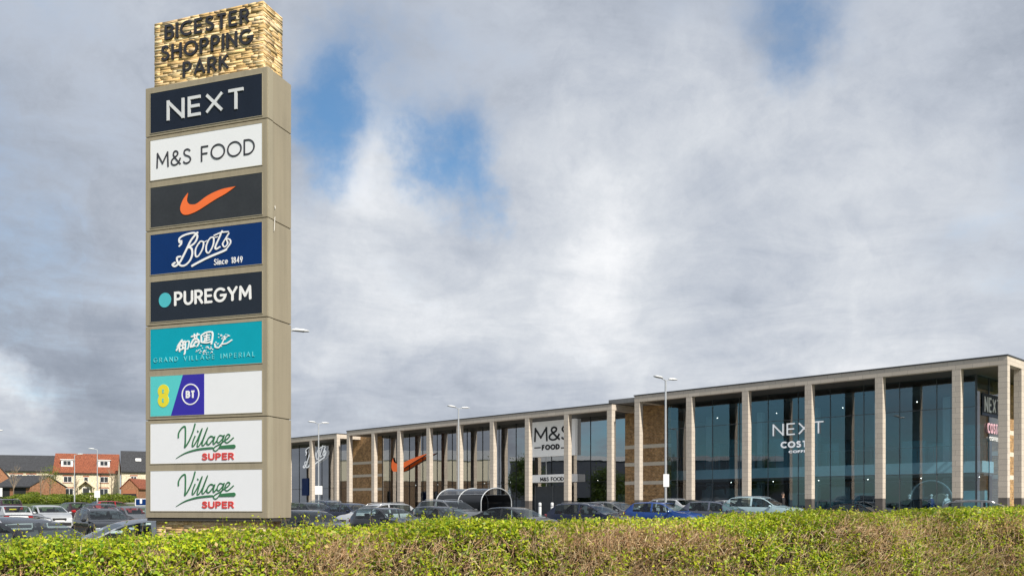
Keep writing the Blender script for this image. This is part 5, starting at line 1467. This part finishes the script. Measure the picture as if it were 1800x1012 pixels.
# right house and its little garage
rh,rw_,rf2=gable_house('house',214,262,156,5.0,8.5,8,M_render,M_slater,'cream house with a slate roof and skylight at the left edge of the totem',rot=R(24))
hwindow(rh,-rw_/2+rw_*.44,3.1,.95,1.0,0); hwindow(rh,-rw_/2+rw_*.44,.7,.95,1.1,0)
mb=MB(); x=-rw_/2+rw_*.62; mb.box((x,1.95,7.02),(.9,.75,.08),rx=math.atan2(3.5,4)); mb.build('skylight',M_ufr,rf2)
sg,sgw,_=gable_house('garage',213,243,146,1.95,3.35,6,M_redbrick,M_tile,'small brick garage with a red roof between the cream house and the totem',ridge_x=False,cat='garage')
mb=MB(); mb.bb(-sgw/2+.3,sgw/2-.3,-.04,.2,0,1.6); mb.build('garage_opening',M_dkin,sg)  # dark slab stands for the shaded opening
mb=MB(); mb.bb(-sgw/2+.3,sgw/2-.3,-.06,-.041,1.0,1.6); mb.build('lintel',M_brline,sg)

# planting by the houses
sx=[(25,2.8),(45,3.2),(62,2.2),(84,3.4),(103,2.6),(120,2.9),(142,2.2),(160,2.6),(188,2.8),(205,2.0),(222,2.2)]
nm=['first yellow green shrub from the left edge, in front of the brick garage','second yellow green shrub from the left edge, in front of the brick garage','low shrub before the right end of the brick garage','broad shrub between the brick garage and the cream house','shrub below the left corner of the cream house','shrub left of the porch of the cream house','shrub right beside the porch of the cream house','shrub right of the porch of the cream house','shrub below the right windows of the cream house','shrub at the right corner of the cream house','shrub in front of the little red roofed garage']
for i,((px,w_),lab) in enumerate(zip(sx,nm)): shrub(px,121+(i%3)*2.5,w_*1.25,1.15+.5*((i*7)%5)/5,lab,40+i,1500)
bare_tree(24,124,4.6,'bare young tree in front of the brick garage near the left edge',71)
bare_tree(72,122,4.3,'bare young tree before the gable of the brick garage',72)
bare_tree(88,126,4.6,'olive budding young tree between the garage and the cream house',73,.5,5)
bare_tree(196,124,4.4,'bare young tree in front of the right end of the cream house',74)
bare_tree(132,127,3.0,'low twiggy young tree by the porch of the cream house',75)
for i,(x,y,h_,w_,lab) in enumerate(((-70,80,9,7,'tall tree at the near end of the cream shed beyond the left edge'),(-66,66,7.5,7,'broad tree nearer the road beyond the left edge'),(-60,44,8.5,6,'slim tree opposite the big glazed shop beyond the left edge'),(-74,58,10,8,'tallest tree standing behind the others beyond the left edge'))):
    leafy_tree(x,y,h_,w_,lab,90+i)

# ============================================================ people
M_skin=mat('skin',(.50,.32,.23),.55); M_hair=mat('hair_dark',(.03,.022,.018),.7); M_coat=mat('dark_coat',(.015,.015,.018),.8); M_trou=mat('dark_trousers',(.02,.022,.03),.85)
M_dummy=mat('mannequin_white',(.62,.62,.60),.45)
def figure(name,loc,rz,label,cat,skin,coat,trou,hair,pose=0,group=None):
    root=empty(name,loc,rz); tag(root,label,cat,group)
    me=bpy.data.meshes.new('body'); V=[];E=[];Rr=[]
    def v(p,r): V.append(p); Rr.append(r); return len(V)-1
    def ch(a,*pts):
        for p,r in pts: b=v(p,r); E.append((a,b)); a=b
        return a
    k=.12*pose
    pel=v((0,0,.95),.145)
    chest=ch(pel,((0,.0,1.12),.135),((0,.01,1.32),.155)); nk=ch(chest,((0,0,1.46),.075),((0,-.01,1.53),.055))
    hdp=ch(nk,((0,-.015,1.60),.085),((0,-.02,1.68),.098),((0,-.01,1.74),.07))
    for s in(-1,1):
        hand=ch(chest,((s*.17,0,1.40),.065),((s*.235,.01-s*k*.2,1.14),.046),((s*.24,-.07-s*k,.92),.036),((s*.24,-.09-s*k,.86),.032))
        for j in range(4): ch(hand,((s*.24+(j-1.5)*.018,-.105-s*k-.004*j,.80),.009),((s*.24+(j-1.5)*.018,-.10-s*k,.745+.008*abs(j-1.4)),.008))
        ch(hand,((s*.215,-.135-s*k,.83),.009),((s*.21,-.14-s*k,.79),.008))
        ch(pel,((s*.10,0,.86),.10),((s*.11,-s*k*.8,.50),.062),((s*.115,s*k*.9+.02,.10),.045),((s*.12,s*k*.9-.12,.04),.038))
    me.from_pydata(V,E,[]); o=bpy.data.objects.new('body',me); COL.objects.link(o); o.parent=root
    me.materials.append(skin); me.materials.append(coat); me.materials.append(trou)
    md=o.modifiers.new('skin','SKIN'); ss=o.modifiers.new('sub','SUBSURF'); ss.levels=1; ss.render_levels=1
    for i,r in enumerate(Rr): me.skin_vertices[0].data[i].radius=(r,r*.82 if i>2 else r*.8); me.skin_vertices[0].data[i].use_root=(i==0)
    dg=bpy.context.evaluated_depsgraph_get(); ev=o.evaluated_get(dg); m2=bpy.data.meshes.new_from_object(ev); o.modifiers.clear(); o.data=m2
    m2.materials.clear()
    for m in (skin,coat,trou): m2.materials.append(m)
    for p in m2.polygons:
        z=p.center.z; p.use_smooth=True
        p.material_index=0
        if z<.93 and abs(p.center.x)<.2: p.material_index=2
        elif .93<=z<1.47 or (z>.90 and abs(p.center.x)>.2): p.material_index=1
    mb=MB(); mb.smooth=True
    if hair:
        mb.lathe([(0,.128),(.05,.12),(.088,.08),(.104,.02),(.10,-.04),(.085,-.075)],(0,.018,1.685),14); mb.build('hair',hair,root)
    mb=MB(); mb.smooth=True
    mb.lathe([(0,-.02),(.012,-.01),(.016,.005),(0,.02)],(0,-.118,1.655),8)
    for s in(-1,1): mb.lathe([(0,-.03),(.014,-.015),(.014,.02),(0,.03)],(s*.098,0,1.66),8)
    mb.build('face_features',skin,root)
    mb=MB()
    for s in(-1,1): mb.lathe([(0,-.008),(.010,0),(0,.008)],(s*.034,-.108,1.69),8)
    mb.bb(-.025,.025,-.112,-.10,1.618,1.626); mb.build('eyes_and_mouth',M_hair,root)
    return root
p_=FP(13.9,.9); figure('person',(p_.x,p_.y,GB+.14),R(20),'person in a dark coat standing at the glass below the white shop lettering','person',M_skin,M_coat,M_trou,M_hair,1)
for i,(s,t,rz,lab) in enumerate(((4.6,3.6,10,'white mannequin in the right hand window, right of the big ring'),(6.9,3.7,-20,'white mannequin in the right hand window, left of the big ring'),(5.5,3.55,30,'white mannequin posed in front of the big ring display'))):
    p_=FP(s,t+.3); figure('mannequin',(p_.x,p_.y,GB+.04),R(rz),lab,'mannequin',M_dummy,(M_dummy,M_coat,M_blue)[i],M_trou if i else M_dummy,None,1,'mannequins in the shop window')
